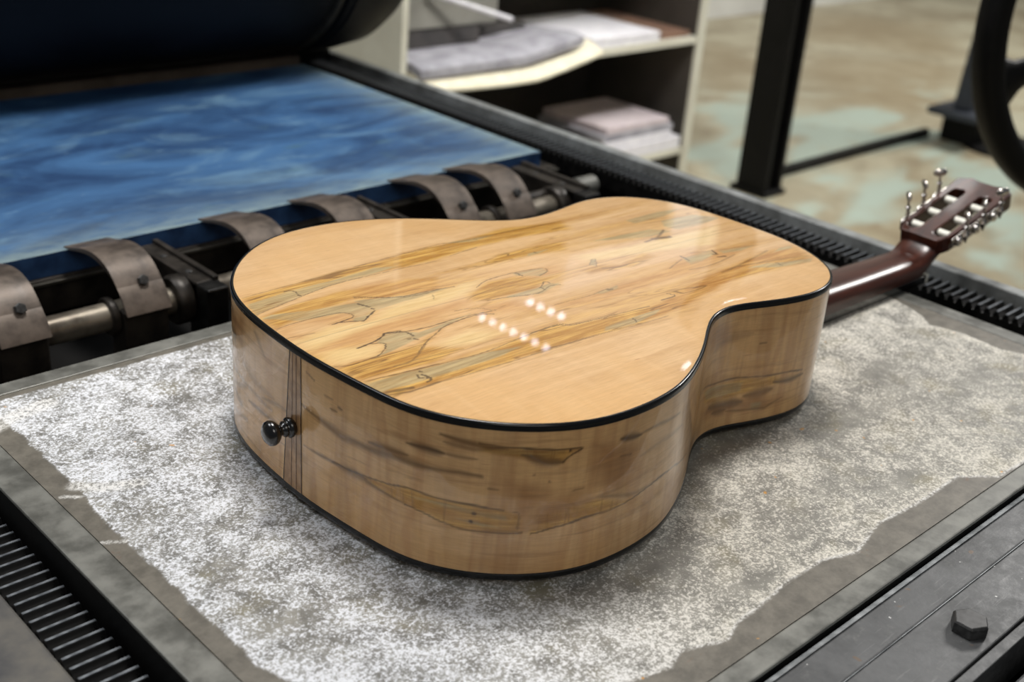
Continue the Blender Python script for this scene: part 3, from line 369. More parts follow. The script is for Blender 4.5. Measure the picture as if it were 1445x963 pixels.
part('bed_body', bx(.2632, 1.1558, .2864, .8848, -.05, -.0037), M_DEEP); part('bed_core', bx(.2866, 1.134, .3030, .866, -.0036, -.0012), M_DEEP)
def rim(x0, x1, y0, y1):
    return part('bed_rim', bx(x0, x1, y0, y1, -.0035, 0), M_RIM, bevel=.0012)
rim(.263, .2862, .2862, .885); rim(1.1343, 1.156, .2862, .885); rim(.2866, 1.1340, .2862, .3026); rim(.2866, 1.1340, .8664, .885)
# front frame
part('front_plate', bx(.20, 1.20, .2524, .2790, -.04, -.003), M_FRAME, bevel=.0012)
part('front_plate_edge', prism([(.2793, -.02), (.2836, -.02), (.2836, -.0046), (.2822, -.0036), (.2793, -.0026)], .2, 1.2, 'x'), M_EDGE)
part('seam_edge', bx(.20, 1.20, .25195, .25235, -.02, -.0032), M_EDGE)
part('bolted_plate', bx(.20, 1.20, .2108, .2519, -.04, -.0036), M_FRAME, bevel=.001)
part('front_strip', bx(.20, 1.20, .2015, .2092, -.04, -.0036), M_FRAME, bevel=.0006)
part('front_apron', bx(.20, 1.20, .12, .187, -.04, -.008), M_FRAME, bevel=.002)
def hexbolt(x, y, z, r, h, ang=0):
    bm = bmesh.new(); prof = [(r, 0), (r, h * .82), (r * .9, h)]
    return lathe(bm, prof, Matrix.Translation((x, y, z)) @ Matrix.Rotation(ang, 4, 'Z'), 6)
part('hex_bolt', hexbolt(.6735, .2285, -.0036, .0122, .009, .55), M_BOLT, bevel=.0005)
part('hex_bolt', hexbolt(.36, .2285, -.0036, .0112, .0075, .1), M_BOLT, bevel=.0005)
part('hex_bolt', hexbolt(1.0, .2285, -.0036, .0112, .0075, .8), M_BOLT, bevel=.0005)
# lower body
bm = bmesh.new()
box(bm, .263, 1.156, .287, .885, -.30, -.0505); box(bm, .02, 1.313, .12, .14, -.34, -.0405); box(bm, .02, 1.313, .14, 2.3, -.34, -.30)
box(bm, .10, .2155, .1405, 2.3, -.2995, -.0505); box(bm, 1.292, 1.312, .1405, 2.3, -.2995, -.0325)
part('press_frame', bm, M_DEEP)
part('channel_floor', bx(.2265, 1.2915, .8855, 1.72, -.2, -.085), M_DEEP)
part('channel_floor', bx(1.1565, 1.2915, .1405, .885, -.2, -.06), M_DEEP)
part('channel_floor', bx(.2265, .2625, .1405, .885, -.2, -.0505), M_DEEP)
for x0, x1, y0, y1 in ((.10, .22, .16, .28), (1.2, 1.32, .16, .28), (.10, .22, 2.1, 2.25), (1.2, 1.32, 2.1, 2.25)):
    part('press_leg', prism([(x0, -.85), (x1, -.85), (x1 - .02, -.3405), (x0 + .02, -.3405)], y0, y1, 'y'), M_POST, bevel=.006)
part('left_ledge', bx(.02, .2262, .1405, 2.3, -.05, -.0235), simple('brown_grey_ledge', lin(108, 104, 96), .5, .2, lin(74, 74, 76), 22, bump=.2), bevel=.002)
part('side_rail', bx(1.291, 1.309, .1405, 2.3, -.032, -.012), simple('rail_top_steel', lin(160, 164, 164), .42, .25, lin(120, 122, 120), 30), bevel=.0015)
part('rail_step', bx(1.3095, 1.313, .1405, 2.3, -.032, -.018), M_FRAME, bevel=.0015)
# racks with individual teeth
PITCH = .0109
def rack(xa, xb, ya, yb, zt):
    r = part('gear_rack', bx(xa, xb, ya, yb, -.05, zt - .0075), M_TOOTH)
    h = .0075
    bm = prism([(-.0049, -h), (-.0040, -h + .002), (-.0014, -.0006), (.0014, -.0006), (.0040, -h + .002), (.0049, -h)], xa + .0005, xb - .0005, 'x')
    box(bm, xa + .0008, xb - .0008, -.00105, .00105, -.0007, 0.0)
    bm.faces.ensure_lookup_table(); bm.faces.index_update()
    for f in bm.faces[-6:]: f.material_index = 1
    t = obj('tooth', bm, [M_TOOTH, M_LAND], r)
    n = int((yb - ya) / PITCH) - 1
    t.location = (0, ya + PITCH * .7, zt)
    for i in range(1, n):
        c = t.copy(); COL.objects.link(c); c.parent = r; c.location = (0, ya + PITCH * (.7 + i), zt)
rack(.2266, .2606, .36, 1.02, -.0225)
rack(1.249, 1.2855, .22, 2.2, -.0225)
# blue blanket plate
bx0, bx1, by0, by1 = .235, 1.170, 1.1215, 1.682
nx, ny = 180, 110
gx, gy = np.meshgrid(np.linspace(bx0, bx1, nx), np.linspace(by0, by1, ny), indexing='ij')
V = np.c_[gx.ravel(), gy.ravel(), np.zeros(nx * ny)]
o = grid_mesh('blanket_plate', V, nx, ny, M_BLUE, press); o.location = -PO
P = V[:, :2]; ed = np.minimum(np.minimum(P[:, 0] - bx0, bx1 - P[:, 0]) * 1.0, P[:, 1] - by0)
cattr(o, 'edge_wear', np.c_[np.exp(-ed / .035), ed * 0, ed * 0])
part('blanket_plate_edge', bx(bx0, bx1, by0, by1, -.024, -.0002), M_NAVY)
part('blanket_bed', bx(.2165, 1.2, 1.135, 1.70, -.084, -.0245), M_DEEP)
part('beam_ledge', bx(.2165, 1.2, 1.1115, 1.1168, -.030, -.0262), M_CRING, bevel=.0006)
part('back_beam', bx(.2165, 1.2, 1.117, 1.1345, -.062, -.0245), M_CDARK, bevel=.001)
part('rear_bar', bx(.2165, 1.2, 1.735, 1.775, -.05, 0.0), simple('brown_rear_bar', lin(120, 106, 92), .6, 0, lin(84, 74, 64), 10, spec=.2), bevel=.003)
# shaft and stepped collars
SY, SZ, SR = 1.022, -.034, .014
def xcyl(x0, x1, r, y=SY, z=SZ, n=32, c=.001):
    return lathe(bmesh.new(), [(r - c, 0), (r, c), (r, x1 - x0 - c), (r - c, x1 - x0)], axis((x0, y, z), (1, 0, 0)), n)
part('gripper_shaft', xcyl(.222, 1.118, SR), M_SHAFT, auto=40)
part('shaft_end', xcyl(1.152, 1.185, .0135, 1.035, -.024), M_RIM, auto=40)
part('shaft_stub', xcyl(1.05, 1.1515, .009, 1.035, -.024), M_CDARK, auto=40)
def clamp(x):
    wd = .047
    out = [(1.1215, .0048), (1.104, .0088), (1.085, .0145), (1.065, .0180), (1.048, .0180), (1.032, .0135), (1.020, .0060), (1.010, -.0040), (1.002, -.0160), (.9985, -.0235)]
    th = [.002, .0035, .0045, .005, .006, .007, .007, .0065, .006, .006]
    inn = []
    for i, (y, z) in enumerate(out):
        a = out[max(i - 1, 0)]; b = out[min(i + 1, len(out) - 1)]; t = Vector((b[0] - a[0], b[1] - a[1])).normalized()
        inn.append((y - t[1] * -th[i] * 1.0, z + t[0] * th[i]))
    def dens(P):
        Q = []
        for i in range(len(P) - 1):
            p0, p1, p2, p3 = P[max(i - 1, 0)], P[i], P[i + 1], P[min(i + 2, len(P) - 1)]
            for k in range(3):
                t = k / 3; Q.append(tuple(.5 * (2 * p1[j] + (p2[j] - p0[j]) * t + (2 * p0[j] - 5 * p1[j] + 4 * p2[j] - p3[j]) * t * t + (3 * p1[j] - p0[j] - 3 * p2[j] + p3[j]) * t ** 3) for j in (0, 1)))
        return Q + [P[-1]]
    o_, i_ = dens(out), dens(inn)
    bm = bmesh.new(); n = len(o_)
    A = [[bm.verts.new((xx, *p)) for p in L] for xx in (0, wd) for L in (o_, i_)]
    for k in range(n - 1):
        bm.faces.new((A[0][k], A[0][k + 1], A[2][k + 1], A[2][k])); bm.faces.new((A[1][k], A[1][k + 1], A[3][k + 1], A[3][k]))
        bm.faces.new((A[0][k], A[0][k + 1], A[1][k + 1], A[1][k])); bm.faces.new((A[2][k], A[2][k + 1], A[3][k + 1], A[3][k]))
    for k in (0, n - 1): bm.faces.new((A[0][k], A[1][k], A[3][k], A[2][k]))
    c = part('gripper_clamp', bm, M_CLAMP, auto=35, bevel=.0008); c.location = Vector((x, 0, 0)) - PO
    dv = Vector((0, -.86, .45)).normalized()
    b = obj('bolt', lathe(bmesh.new(), [(.0056, 0), (.0056, .005), (.0048, .006)], axis((wd * .58, 1.0135, -.0008), dv), 6), M_BOLT, c)
    obj('clamp_foot', bx(.0005, wd - .0005, .9995, 1.030, -.0845, -.0245), M_CDARK, c, bevel=.002)
    obj('pivot_lug', lathe(bmesh.new(), [(.018, 0), (.019, .001), (.019, .0065), (.018, .0075)], axis((-.0082, SY, SZ), (1, 0, 0)), 28), M_CDARK, c, auto=40)
for x in (.2475, .369, .490, .642, .757, .903, .992): clamp(x)
def bracket(x, wd=.024):
    b = part('bearing_bracket', bx(0, wd, .998, 1.116, -.034, -.010), M_CDARK, bevel=.001); b.location = Vector((x, 0, 0)) - PO
    obj('bracket_lip', bx(wd * .74, wd, .996, 1.118, -.012, -.0062), M_CDARK, b, bevel=.0006)
    obj('bearing_block', bx(0, wd, .976, 1.014, -.082, -.0105), M_BLACK, b, bevel=.002)
    obj('bearing_cap', lathe(bmesh.new(), [(.023, 0), (.0255, .003), (.0255, .014), (.024, .016)], axis((-.0165, SY, SZ), (1, 0, 0)), 32), M_CDARK, b, auto=40)
    for y in (1.028, 1.078): obj('screw', lathe(bmesh.new(), [(.0030, 0), (.0032, .0006), (.0026, .0012), (.0008, .0012), (.0008, .0004), (0, .0004)], Matrix.Translation((wd * .36, y, -.0100)), 16), M_BOLT, b)
bracket(.567); bracket(.836); bracket(1.108, .028); bracket(.305)
# cylinder
part('rear_table', bx(.2270, 1.2900, 1.7757, 2.3, -.06, -.006), M_DEEP)
CY, CR_, = 1.80, .25; CZ = .4785 - .2718 * CY + 1.036 * CR_
cyl = part('impression_cylinder', lathe(bmesh.new(), [(CR_ - .012, 0), (CR_ - .004, .006), (CR_ - .004, 1.02), (CR_ - .02, 1.022)], axis((.14, CY, CZ), (1, 0, 0)), 128), M_CYL, auto=40)
for xa, xb, rr, mt in ((1.162, 1.172, CR_ - .018, M_DEEP), (1.172, 1.182, CR_ - .002, M_CRING), (1.182, 1.194, CR_ - .016, M_DEEP), (1.194, 1.205, CR_ - .003, M_CYL), (1.205, 1.256, CR_, M_CYL)):
    obj('cylinder_ring', lathe(bmesh.new(), [(rr - .003, 0), (rr, .0015), (rr, xb - xa - .0015), (rr - .003, xb - xa)], axis((xa, CY, CZ), (1, 0, 0)), 128), mt, cyl, auto=40)
obj('cylinder_end', lathe(bmesh.new(), [(CR_ - .002, 0), (CR_ - .002, .01), (CR_ - .006, .044), (.230, .070), (.205, .090), (.15, .094)], axis((1.2562, CY, CZ), (1, 0, 0)), 128), M_CYL, cyl, auto=30)
obj('cylinder_axle', lathe(bmesh.new(), [(.045, 0), (.045, .10)], axis((1.3505, CY, CZ), (1, 0, 0)), 32), M_CRING, cyl, auto=40)
part('cylinder_housing', prism([(1.70, -.011), (1.90, -.011), (1.90, CZ + .06), (1.86, CZ + .1), (1.74, CZ + .1), (1.70, CZ + .06)], 1.292, 1.33, 'x'), M_POST, bevel=.004) if False else None

# ================================================================== guitar
U = Vector((0.99912932, -0.0417205, 0)); C0 = 0.6244866
ang = math.atan2(U.y, U.x)
origin = Vector((0.0417205 * C0, 0.99912932 * C0, 0)) + U * .63
gt = empty('acoustic_guitar', origin, 'glossy acoustic guitar lying face down, spalted maple back and black binding', 'guitar', rot=(0, 0, ang))
UO = .63
OUT = np.array(FIG['out']) / 1000
zb = lambda a: .12402 - .01086 * a
LO_i0 = int(np.argmin(OUT[:, 0])); A_ = np.roll(OUT, -LO_i0, 0); j_ = int(np.argmax(A_[:, 0]))
LO, HI = A_[:j_ + 1], np.vstack([A_[j_:], A_[:1]])[::-1]
ua, ub = LO[0, 0], LO[-1, 0]
th = np.linspace(0, PI, 620); uu = (ua + ub) / 2 - (ub - ua) / 2 * (np.cos(th) * .55 + (1 - 2 * th / PI) * .45) * .99995
nv = 470
lo = np.interp(uu, LO[:, 0], LO[:, 1]); hi = np.interp(uu, HI[:, 0], HI[:, 1])
tt = np.linspace(0, 1, nv)
gu = np.repeat(uu[:, None], nv, 1); gv = lo[:, None] + (hi - lo)[:, None] * tt
q = (uu - ua) / (ub - ua)
dome = .003 * (4 * tt * (1 - tt))[None, :] ** .7 * (4 * q * (1 - q)).clip(0)[:, None] ** .5
V = np.c_[(gu - UO).ravel(), gv.ravel(), (zb(gu) + dome).ravel()]
back = grid_mesh('back_panel', V, len(uu), nv, M_BACK, gt)
P = np.c_[gu.ravel(), gv.ravel()] * 1000; Pw = warp(P, .5, 14, 11); Pl = warp(P, .22, 7, 12)
B = FIG['back']; ch = {k: np.zeros(len(P)) for k in ('gold', 'amber', 'pale', 'gray', 'line', 'dark')}
paint_poly(ch['gold'], Pw, B['gold'], 3.0); paint_poly(ch['amber'], Pw, B['amber'], 4.5, .3, .62); paint_poly(ch['pale'], Pw, B['pale'], 3.5, .3, .75); paint_poly(ch['gray'], Pl, B['gray'], .9, .6, .85)
paint_line(ch['line'], Pl, B['line'])
seam = .35 * (1 - sstep(np.abs(P[:, 1]), .15, .75)); ch['dark'] = np.maximum(ch['dark'], seam)
halo = np.zeros(len(P)); paint_line(halo, Pl, [[w_ + 5, a_ * .35, l_] for w_, a_, l_ in B['line'] if w_ < 1.9]); ch['gold'] = np.maximum(ch['gold'], halo)
cattr(back, 'figure_a', np.c_[ch['gold'], ch['gray'], ch['line']]); cattr(back, 'figure_b', np.c_[ch['amber'], ch['pale'], ch['dark']])
# outline with normals (starts at the tail, near side first)
def offset(Pt, d):
    T = np.roll(Pt, -1, 0) - np.roll(Pt, 1, 0); T /= np.linalg.norm(T, axis=1)[:, None]; return Pt + d * np.c_[T[:, 1], -T[:, 0]] * ORI
ORI = 1.
area2 = np.sum(OUT[:, 0] * np.roll(OUT[:, 1], -1) - np.roll(OUT[:, 0], -1) * OUT[:, 1]); ORI = 1. if area2 > 0 else -1.
def resamp(Pt, N):
    Q = np.vstack([Pt, Pt[:1]]); s_ = np.r_[0, np.cumsum(np.linalg.norm(np.diff(Q, axis=0), axis=1))]; t = np.linspace(0, s_[-1], N + 1)
    return np.c_[np.interp(t, s_, Q[:, 0]), np.interp(t, s_, Q[:, 1])], t
def smooth_closed(Pt, k=4):
    Pt = Pt.copy()
    for _ in range(k): Pt = .5 * Pt + .25 * (np.roll(Pt, 1, 0) + np.roll(Pt, -1, 0))
    return Pt
Z_SB, Z_WOOD, BH = .0045, .0095, .0046
NS, NZ = 1500, 115
RP, ts = resamp(OUT, NS); RP = RP[:-1]; ts = ts[:-1]; RP = smooth_closed(RP, 12)
SP = offset(RP, .0019)
SPc = np.vstack([SP, SP[:1]]); tc = np.r_[ts, ts[1] + ts[-1]]
zt = zb(SPc[:, 0]) - BH + .0006
fz = np.linspace(0, 1, NZ)
Zs = Z_WOOD - .0006 + (zt[:, None] - Z_WOOD + .0006) * fz
V = np.c_[np.repeat(SPc[:, 0] - UO, NZ), np.repeat(SPc[:, 1], NZ), Zs.ravel()]
sidep = grid_mesh('side_panel', V, NS + 1, NZ, M_SIDE, gt)
S2 = np.c_[np.repeat(tc, NZ), Zs.ravel()] * 1000
cattr(sidep, 'grain_uv', np.c_[S2 / 1000, S2[:, 0] * 0])
Sw = warp(S2, .5, 14, 21); D = FIG['side']; ch = {k: np.zeros(len(S2)) for k in ('gold', 'gray', 'line', 'amber', 'pale', 'dark')}
paint_poly(ch['gold'], Sw, D['olive'], 2.0, .5, .85); paint_poly(ch['gray'], Sw, D['gray'], 1.2, .6, .85); paint_poly(ch['amber'], Sw, D['brown'], 7, .6, .75)
paint_line(ch['line'], Sw, [s_ for s_ in D['streak'] if s_[0] < 1.6]); paint_line(ch['line'], Sw, D['dot'])
for w_, a_, l_ in D['streak']:
    if w_ >= 1.6 and len(l_) > 1:
        i = near(Sw, l_, 20); x = np.array(l_)[:, 0]; f = (Sw[i, 0] - x.min()) / max(np.ptp(x), 1); tp = np.clip(4 * f * (1 - f), .12, 1) ** .5
        d = seg_dist(Sw[i], l_); h = w_ * tp; ch['dark'][i] = np.maximum(ch['dark'][i], min(1, a_ * 1.15) * np.exp(-(d / (h * .62)) ** 2))
rs = np.random.RandomState(4)   # the unseen half of the rim carries loose streaks too
for k in range(26):
    s0 = rs.uniform(640, 1300); z0 = rs.uniform(15, 100); ln = [(s0 + 30 * j, z0 + rs.uniform(-3, 3) + j * rs.uniform(-2, 2)) for j in range(5)]
    i = near(Sw, ln, 10); ch['dark'][i] = np.maximum(ch['dark'][i], .5 * np.exp(-(seg_dist(Sw[i], ln) / 2.2) ** 2))
cattr(sidep, 'figure_a', np.c_[ch['gold'], ch['gray'], ch['line']]); cattr(sidep, 'figure_b', np.c_[ch['amber'], ch['pale'], ch['dark']])
def binding(prof, zf, name='binding'):
    RB, _ = resamp(OUT, 600); RB = smooth_closed(RB[:-1], 3); secs = []
    for off, dz in prof:
        O = offset(RB, off); secs.append(np.c_[O[:, 0] - UO, O[:, 1], zf(RB[:, 0]) + dz])
    n = len(RB); bm = bmesh.new(); rows = [[bm.verts.new(p) for p in s] for s in secs]
    for a, b in zip(rows, rows[1:] + rows[:1]):
        for i in range(n): bm.faces.new((a[i], a[(i + 1) % n], b[(i + 1) % n], b[i]))
    return obj(name, bm, M_BIND, gt, auto=50)
binding([(-.0002, .00002), (.0008, .0002), (.0016, -.0001), (.0022, -.0009), (.0024, -.0018), (.0024, -BH), (.0019, -BH - .0001), (.0004, -BH), (-.0002, -.001)], zb)
binding([(-.001, 0), (.0018, 0), (.0022, .0005), (.0022, .0046), (.0019, .005), (-.001, .005)], lambda a: a * 0 + Z_SB)
bm = bmesh.new(); RB, _ = resamp(OUT, 300); RB = offset(RB[:-1], -.0009)
f_ = bm.faces.new([bm.verts.new((a - UO, b, Z_SB + .0002)) for a, b in RB]); r_ = bmesh.ops.extrude_face_region(bm, geom=[f_]); bmesh.ops.translate(bm, verts=[g for g in r_['geom'] if isinstance(g, bmesh.types.BMVert)], vec=(0, 0, .003))
obj('soundboard', bm, M_SPRUCE, gt)
obj('bridge', prism([(.50 - UO, -.09), (.52 - UO, -.09), (.525 - UO, -.05), (.525 - UO, .05), (.52 - UO, .09), (.50 - UO, .09), (.495 - UO, .05), (.495 - UO, -.05)], .0003, Z_SB + .0001, 'z'), M_EBONY, gt)
# tail wedge: inlaid strip with two black lines
def strip(sfun0, sfun1, off, mat, name, parent):
    nz = 14; bm = bmesh.new(); rows = []
    Per = ts[1] + ts[-1]; ext = np.r_[tc - Per, tc[1:]]; ex = np.r_[SPc[:, 0], SPc[1:, 0]]; ey = np.r_[SPc[:, 1], SPc[1:, 1]]
    e2 = offset(SP, off); e2 = np.vstack([e2, e2[:1]]); ex = np.r_[e2[:, 0], e2[1:, 0]]; ey = np.r_[e2[:, 1], e2[1:, 1]]
    zt_ = .11577
    for k in range(nz):
        z = Z_WOOD + (zt_ - Z_WOOD) * k / (nz - 1); f = k / (nz - 1); row = []
        for j in range(7):
            s_ = sfun0(f) + (sfun1(f) - sfun0(f)) * j / 6; row.append(bm.verts.new((np.interp(s_, ext, ex) - UO, np.interp(s_, ext, ey), z)))
        rows.append(row)
    for a, b in zip(rows, rows[1:]):
        for j in range(6): bm.faces.new((a[j], a[j + 1], b[j + 1], b[j]))
    o = obj(name, bm, mat, parent, smooth=True); return o
sL = lambda f: -.0118 + .0088 * f; sR = lambda f: .0109 - .0010 * f
sL2 = lambda f: sL(f); 
wedge = strip(sL, sR, .00020, M_WEDGE, 'tail_wedge', gt)
strip(lambda f: sL(f) - .0004, lambda f: sL(f) + .0004, .00035, M_BIND, 'inlay_line', wedge)
strip(lambda f: sR(f) - .0004, lambda f: sR(f) + .0004, .00035, M_BIND, 'inlay_line', wedge)
strip(lambda f: .0045 - .0003, lambda f: .0045 + .0006, .00030, simple('dark_wedge_grain', lin(112, 82, 54), .3), 'wedge_grain', wedge)
strip(lambda f: .0005 - .0004 - .002 * (1 - f), lambda f: .0005 + .0003 - .002 * (1 - f), .00030, bpy.data.materials['dark_wedge_grain'], 'wedge_grain', wedge)
# end pin
pin = lathe(bmesh.new(), [(.0050, -.004), (.0062, 0), (.0072, .0012), (.0074, .0030), (.0064, .0042), (.0050, .0050), (.0056, .0058), (.0058, .0066), (.0044, .0078), (.0038, .0092), (.0044, .0106), (.0066, .0120), (.0084, .0140), (.0090, .0162), (.0084, .0186), (.0060, .0206), (.0028, .0215), (0, .0217)], axis((.3885 - UO - .0005, .0005, .0585), (-1, 0, 0)), 40)
obj('end_pin', pin, M_EBONY, gt, smooth=True)
# neck
def dsec(u, hw, z0, zspine, n=18, flat=.55):
    s = []
    for k in range(n + 1):
        a = PI * k / n; c, q_ = math.cos(a), math.sin(a)
        s.append((u - UO, hw * (abs(c) ** .62) * (1 if c > 0 else -1), z0 + (zspine - z0) * q_ ** .5))
    return s
secs = []
for u, hw, zs in ((.8705, .014, .1085), (.876, .0145, .1075), (.883, .016, .098), (.893, .019, .075), (.905, .0235, .053), (.920, .0270, .041), (.94, .0282, .0345), (.98, .0276, .0320), (1.05, .0256, .0300), (1.12, .0238, .0290), (1.155, .0228, .0290), (1.168, .0226, .0320), (1.180, .0226, .0400), (1.188, .0230, .0500)):
    z0 = .0098 if u < 1.16 else .0098 + (u - 1.16) * .8
    secs.append(dsec(u, hw, z0, zs))
obj('neck', loft(secs), M_NECK, gt, auto=60)
obj('fingerboard', loft([[(u - UO, h_, .0006), (u - UO, h_, .0097), (u - UO, -h_, .0097), (u - UO, -h_, .0006)] for u, h_ in ((.874, .0288), (1.172, .0224))]), M_EBONY, gt, bevel=.0006)
obj('nut', bx(1.1722 - UO, 1.1765 - UO, -.0222, .0222, .0010, .0105), M_ROLL, gt)
# headstock in its own frame: a along the head, z up out of its back
HA = math.atan(.29); HM = Matrix.Translation((1.176 - UO, 0, .0490)) @ Matrix.Rotation(-HA, 4, 'Y')
outl = [(0, -.0225), (.006, -.0255), (.014, -.0285), (.03, -.0300), (.125, -.0335), (.130, -.0325), (.137, -.020), (.134, -.008), (.134, .008), (.137, .020), (.130, .0325), (.125, .0335), (.03, .0300), (.014, .0285), (.006, .0255), (0, .0225)]
def slot(c):
    L_ = []
    for k in range(9): a = -PI / 2 + PI * k / 8; L_.append((.101 + .0073 * math.cos(a), c + .0073 * math.sin(a)))
    for k in range(9): a = PI / 2 + PI * k / 8; L_.append((.017 + .0073 * math.cos(a), c + .0073 * math.sin(a)))
    return L_
bm = bmesh.new(); loops = []
TH = .0185
for L_ in (outl, slot(.0162), slot(-.0162)):
    top = [bm.verts.new((x, y, 0)) for x, y in L_]; bot = [bm.verts.new((x, y, -TH)) for x, y in L_]; n = len(L_)
    for i in range(n): bm.faces.new((top[i], top[(i + 1) % n], bot[(i + 1) % n], bot[i]))
    loops.append((top, bot))
for k in (0, 1):
    es = []
    for lp in loops:
        v_ = lp[k]; n = len(v_)
        for i in range(n): es.append(bm.edges.get((v_[i], v_[(i + 1) % n])))
    bmesh.ops.triangle_fill(bm, use_beauty=True, use_dissolve=False, edges=es)
bmesh.ops.transform(bm, matrix=HM, verts=bm.verts[:])
obj('headstock', bm, M_NECK, gt, bevel=.0013)
def tuner(a, s):
    y0 = .0335 * s
    mt = Matrix.Rotation(0, 4, 'X')
    T = HM
    w_ = .0309 + .0035 * (a - .03) / .1
    pl = bmesh.new(); yy = sorted((s * (w_ + .0001), s * (w_ + .0016)))
    box(pl, a - .0145, a + .0145, yy[0], yy[1], -.0125, -.002, T)
    tm = obj('tuning_machine', pl, M_CHROME, gt, bevel=.0004)
    g = lathe(bmesh.new(), [(.0052, 0), (.0060, .0006), (.0060, .0026), (.0050, .0032), (.0024, .0034), (.0024, .0048), (0, .0050)], T @ axis((a - .003, s * (w_ + .0018), -.0085), (0, s, 0)), 16)
    obj('gear', g, M_CHROME, tm, auto=40)
    sh = lathe(bmesh.new(), [(.0013, -.014), (.0013, -.010), (.0026, -.0095), (.0026, -.002), (.0018, -.001), (.0018, .004), (.0030, .0046), (.0030, .006), (.0014, .0072), (.0012, .0135), (.0022, .0150)], T @ Matrix.Translation((a + .006, s * (w_ + .0052), 0)), 14)
    obj('worm_shaft', sh, M_CHROME, tm, auto=40)
    bt = lathe(bmesh.new(), [(.0016, 0), (.0060, .0010), (.0080, .0036), (.0078, .0060), (.0052, .0084), (0, .0092)], T @ Matrix.Translation((a + .006, s * (w_ + .0052), .0146)) @ Matrix.Rotation({(28, 1): .75, (60, 1): .9, (92, 1): -.7, (28, -1): .8, (60, -1): .6, (92, -1): -.6}[(round(a * 1000), s)], 4, 'Z') @ Matrix.Diagonal((1, .36, 1, 1)), 20)
    obj('button', bt, M_CHROME, tm, smooth=True)
    rl = lathe(bmesh.new(), [(.0042, -.0070), (.0042, .0070)], T @ axis((a - .003, s * .0162, -.0060), (0, 1, 0)), 18)
    obj('string_roller', rl, M_ROLL, tm, auto=40)
    for zz in (-.011, .011):
        obj('screw', lathe(bmesh.new(), [(.0019, 0), (.0016, .0008), (0, .001)], T @ axis((a + zz * 1.1, s * (w_ + .0016), -.0105), (0, s, 0)), 10), M_CHROME, tm)
for s in (1, -1):
    for a in (.028, .060, .092): tuner(a, s)

# ================================================================== background things
# second machine: post, floor rail and leg
mf = empty('machine_frame', (3.6, 2.37, -.85), 'black upright post joined by a floor rail to a blue-grey leg, behind the press', 'machine')
MO = Vector(mf.location)
def mp(name, bm, mat, **k): o = obj(name, bm, mat, mf, **k); o.location = -MO; return o
bm = bx(3.56, 3.585, 2.305, 2.430, -.849, 1.6); box(bm, 3.585, 3.645, 2.36, 2.375, -.849, 1.6); box(bm, 3.645, 3.665, 2.305, 2.43, -.849, 1.6)
mp('post', bm, M_POST, bevel=.004)
mp('post_foot', bx(3.545, 3.675, 2.29, 2.445, -.85, -.83), M_POST, bevel=.005)
mp('floor_rail', bx(3.68, 4.93, 2.415, 2.445, -.85, -.815), M_POST, bevel=.004)
mp('leg', prism([(4.90, -.70), (5.035, -.70), (5.015, -.22), (5.015, .9), (4.955, .9), (4.955, -.22)], 2.25, 2.33, 'y'), M_LEG, bevel=.01)
mp('leg_flange', bx(4.84, 5.10, 2.18, 2.41, -.730, -.70), M_LEG, bevel=.008)
mp('leg_foot', prism([(4.94, -.85), (5.05, -.85), (5.05, -.731), (4.94, -.731)], 2.22, 2.38, 'y'), M_POST, bevel=.01)
mp('floor_disc', lathe(bmesh.new(), [(.20, 0), (.20, .012), (.19, .016)], Matrix.Translation((5.08, 2.12, -.85)), 40), M_POST, auto=40)  # flat black disc on the floor, under and beside the leg
# hand wheel on pedestal
wc = Vector((2.315, .80, .168)); wn_ = Vector((.342, .94, 0)).normalized(); wd_ = Vector((.94, -.342, 0)).normalized()
pc = wc - wn_ * .30
wh = empty('handwheel', (pc.x, pc.y, -.85), 'large black spoked handwheel at the right edge, behind the guitar head', 'wheel')
WO = Vector(wh.location)
def wp(name, bm, mat, **k): o = obj(name, bm, mat, wh, **k); o.location = -WO; return o
RW = .334
def torus(R0, hr, ha, M, n=128):
    prof = [(R0 + hr * abs(math.cos(a)) ** .7 * (1 if math.cos(a) > 0 else -1), ha * abs(math.sin(a)) ** .7 * (1 if math.sin(a) > 0 else -1)) for a in [2 * PI * (k + .5) / 16 for k in range(16)]]
    bm = bmesh.new(); rows = [[bm.verts.new((r * math.cos(2 * PI * i / n), r * math.sin(2 * PI * i / n), z)) for i in range(n)] for r, z in prof]
    for a, b in zip(rows, rows[1:] + rows[:1]):
        for i in range(n): bm.faces.new((a[i], a[(i + 1) % n], b[(i + 1) % n], b[i]))
    bmesh.ops.transform(bm, matrix=M, verts=bm.verts[:]); return bm
WM = axis(wc, wn_)
wp('wheel_rim', torus(RW, .026, .024, WM), M_POST, smooth=True)
wp('hub', lathe(bmesh.new(), [(.035, -.04), (.05, -.032), (.05, .032), (.035, .04)], WM, 32), M_POST, auto=40)
for k in range(5):
    a = PI + .40 + 2 * PI * k / 5; d = wd_ * math.cos(a) + Vector((0, 0, math.sin(a))); t_ = wd_ * -math.sin(a) + Vector((0, 0, math.cos(a))); secs = []
    for r, hw_, ht in ((.040, .024, .018), (.14, .018, .014), (.23, .018, .014), (.28, .030, .016), (.312, .055, .018)):
        secs.append([tuple(wc + d * r + t_ * hw_ * math.cos(q_) + wn_ * ht * math.sin(q_)) for q_ in [2 * PI * i / 12 for i in range(12)]])
    wp('spoke', loft(secs), M_POST, auto=60)
wp('axle', lathe(bmesh.new(), [(.018, 0), (.018, .33)], axis(pc - wn_ * .03, wn_), 20), M_POST, auto=40)
wp('pedestal', prism([(pc.x - .09, -.83), (pc.x + .09, -.83), (pc.x + .05, .23), (pc.x - .05, .23)], pc.y - .05, pc.y + .05, 'y'), M_POST, bevel=.008)
wp('pedestal_base', bx(pc.x - .16, pc.x + .16, pc.y - .12, pc.y + .12, -.85, -.8305), M_POST, bevel=.006)

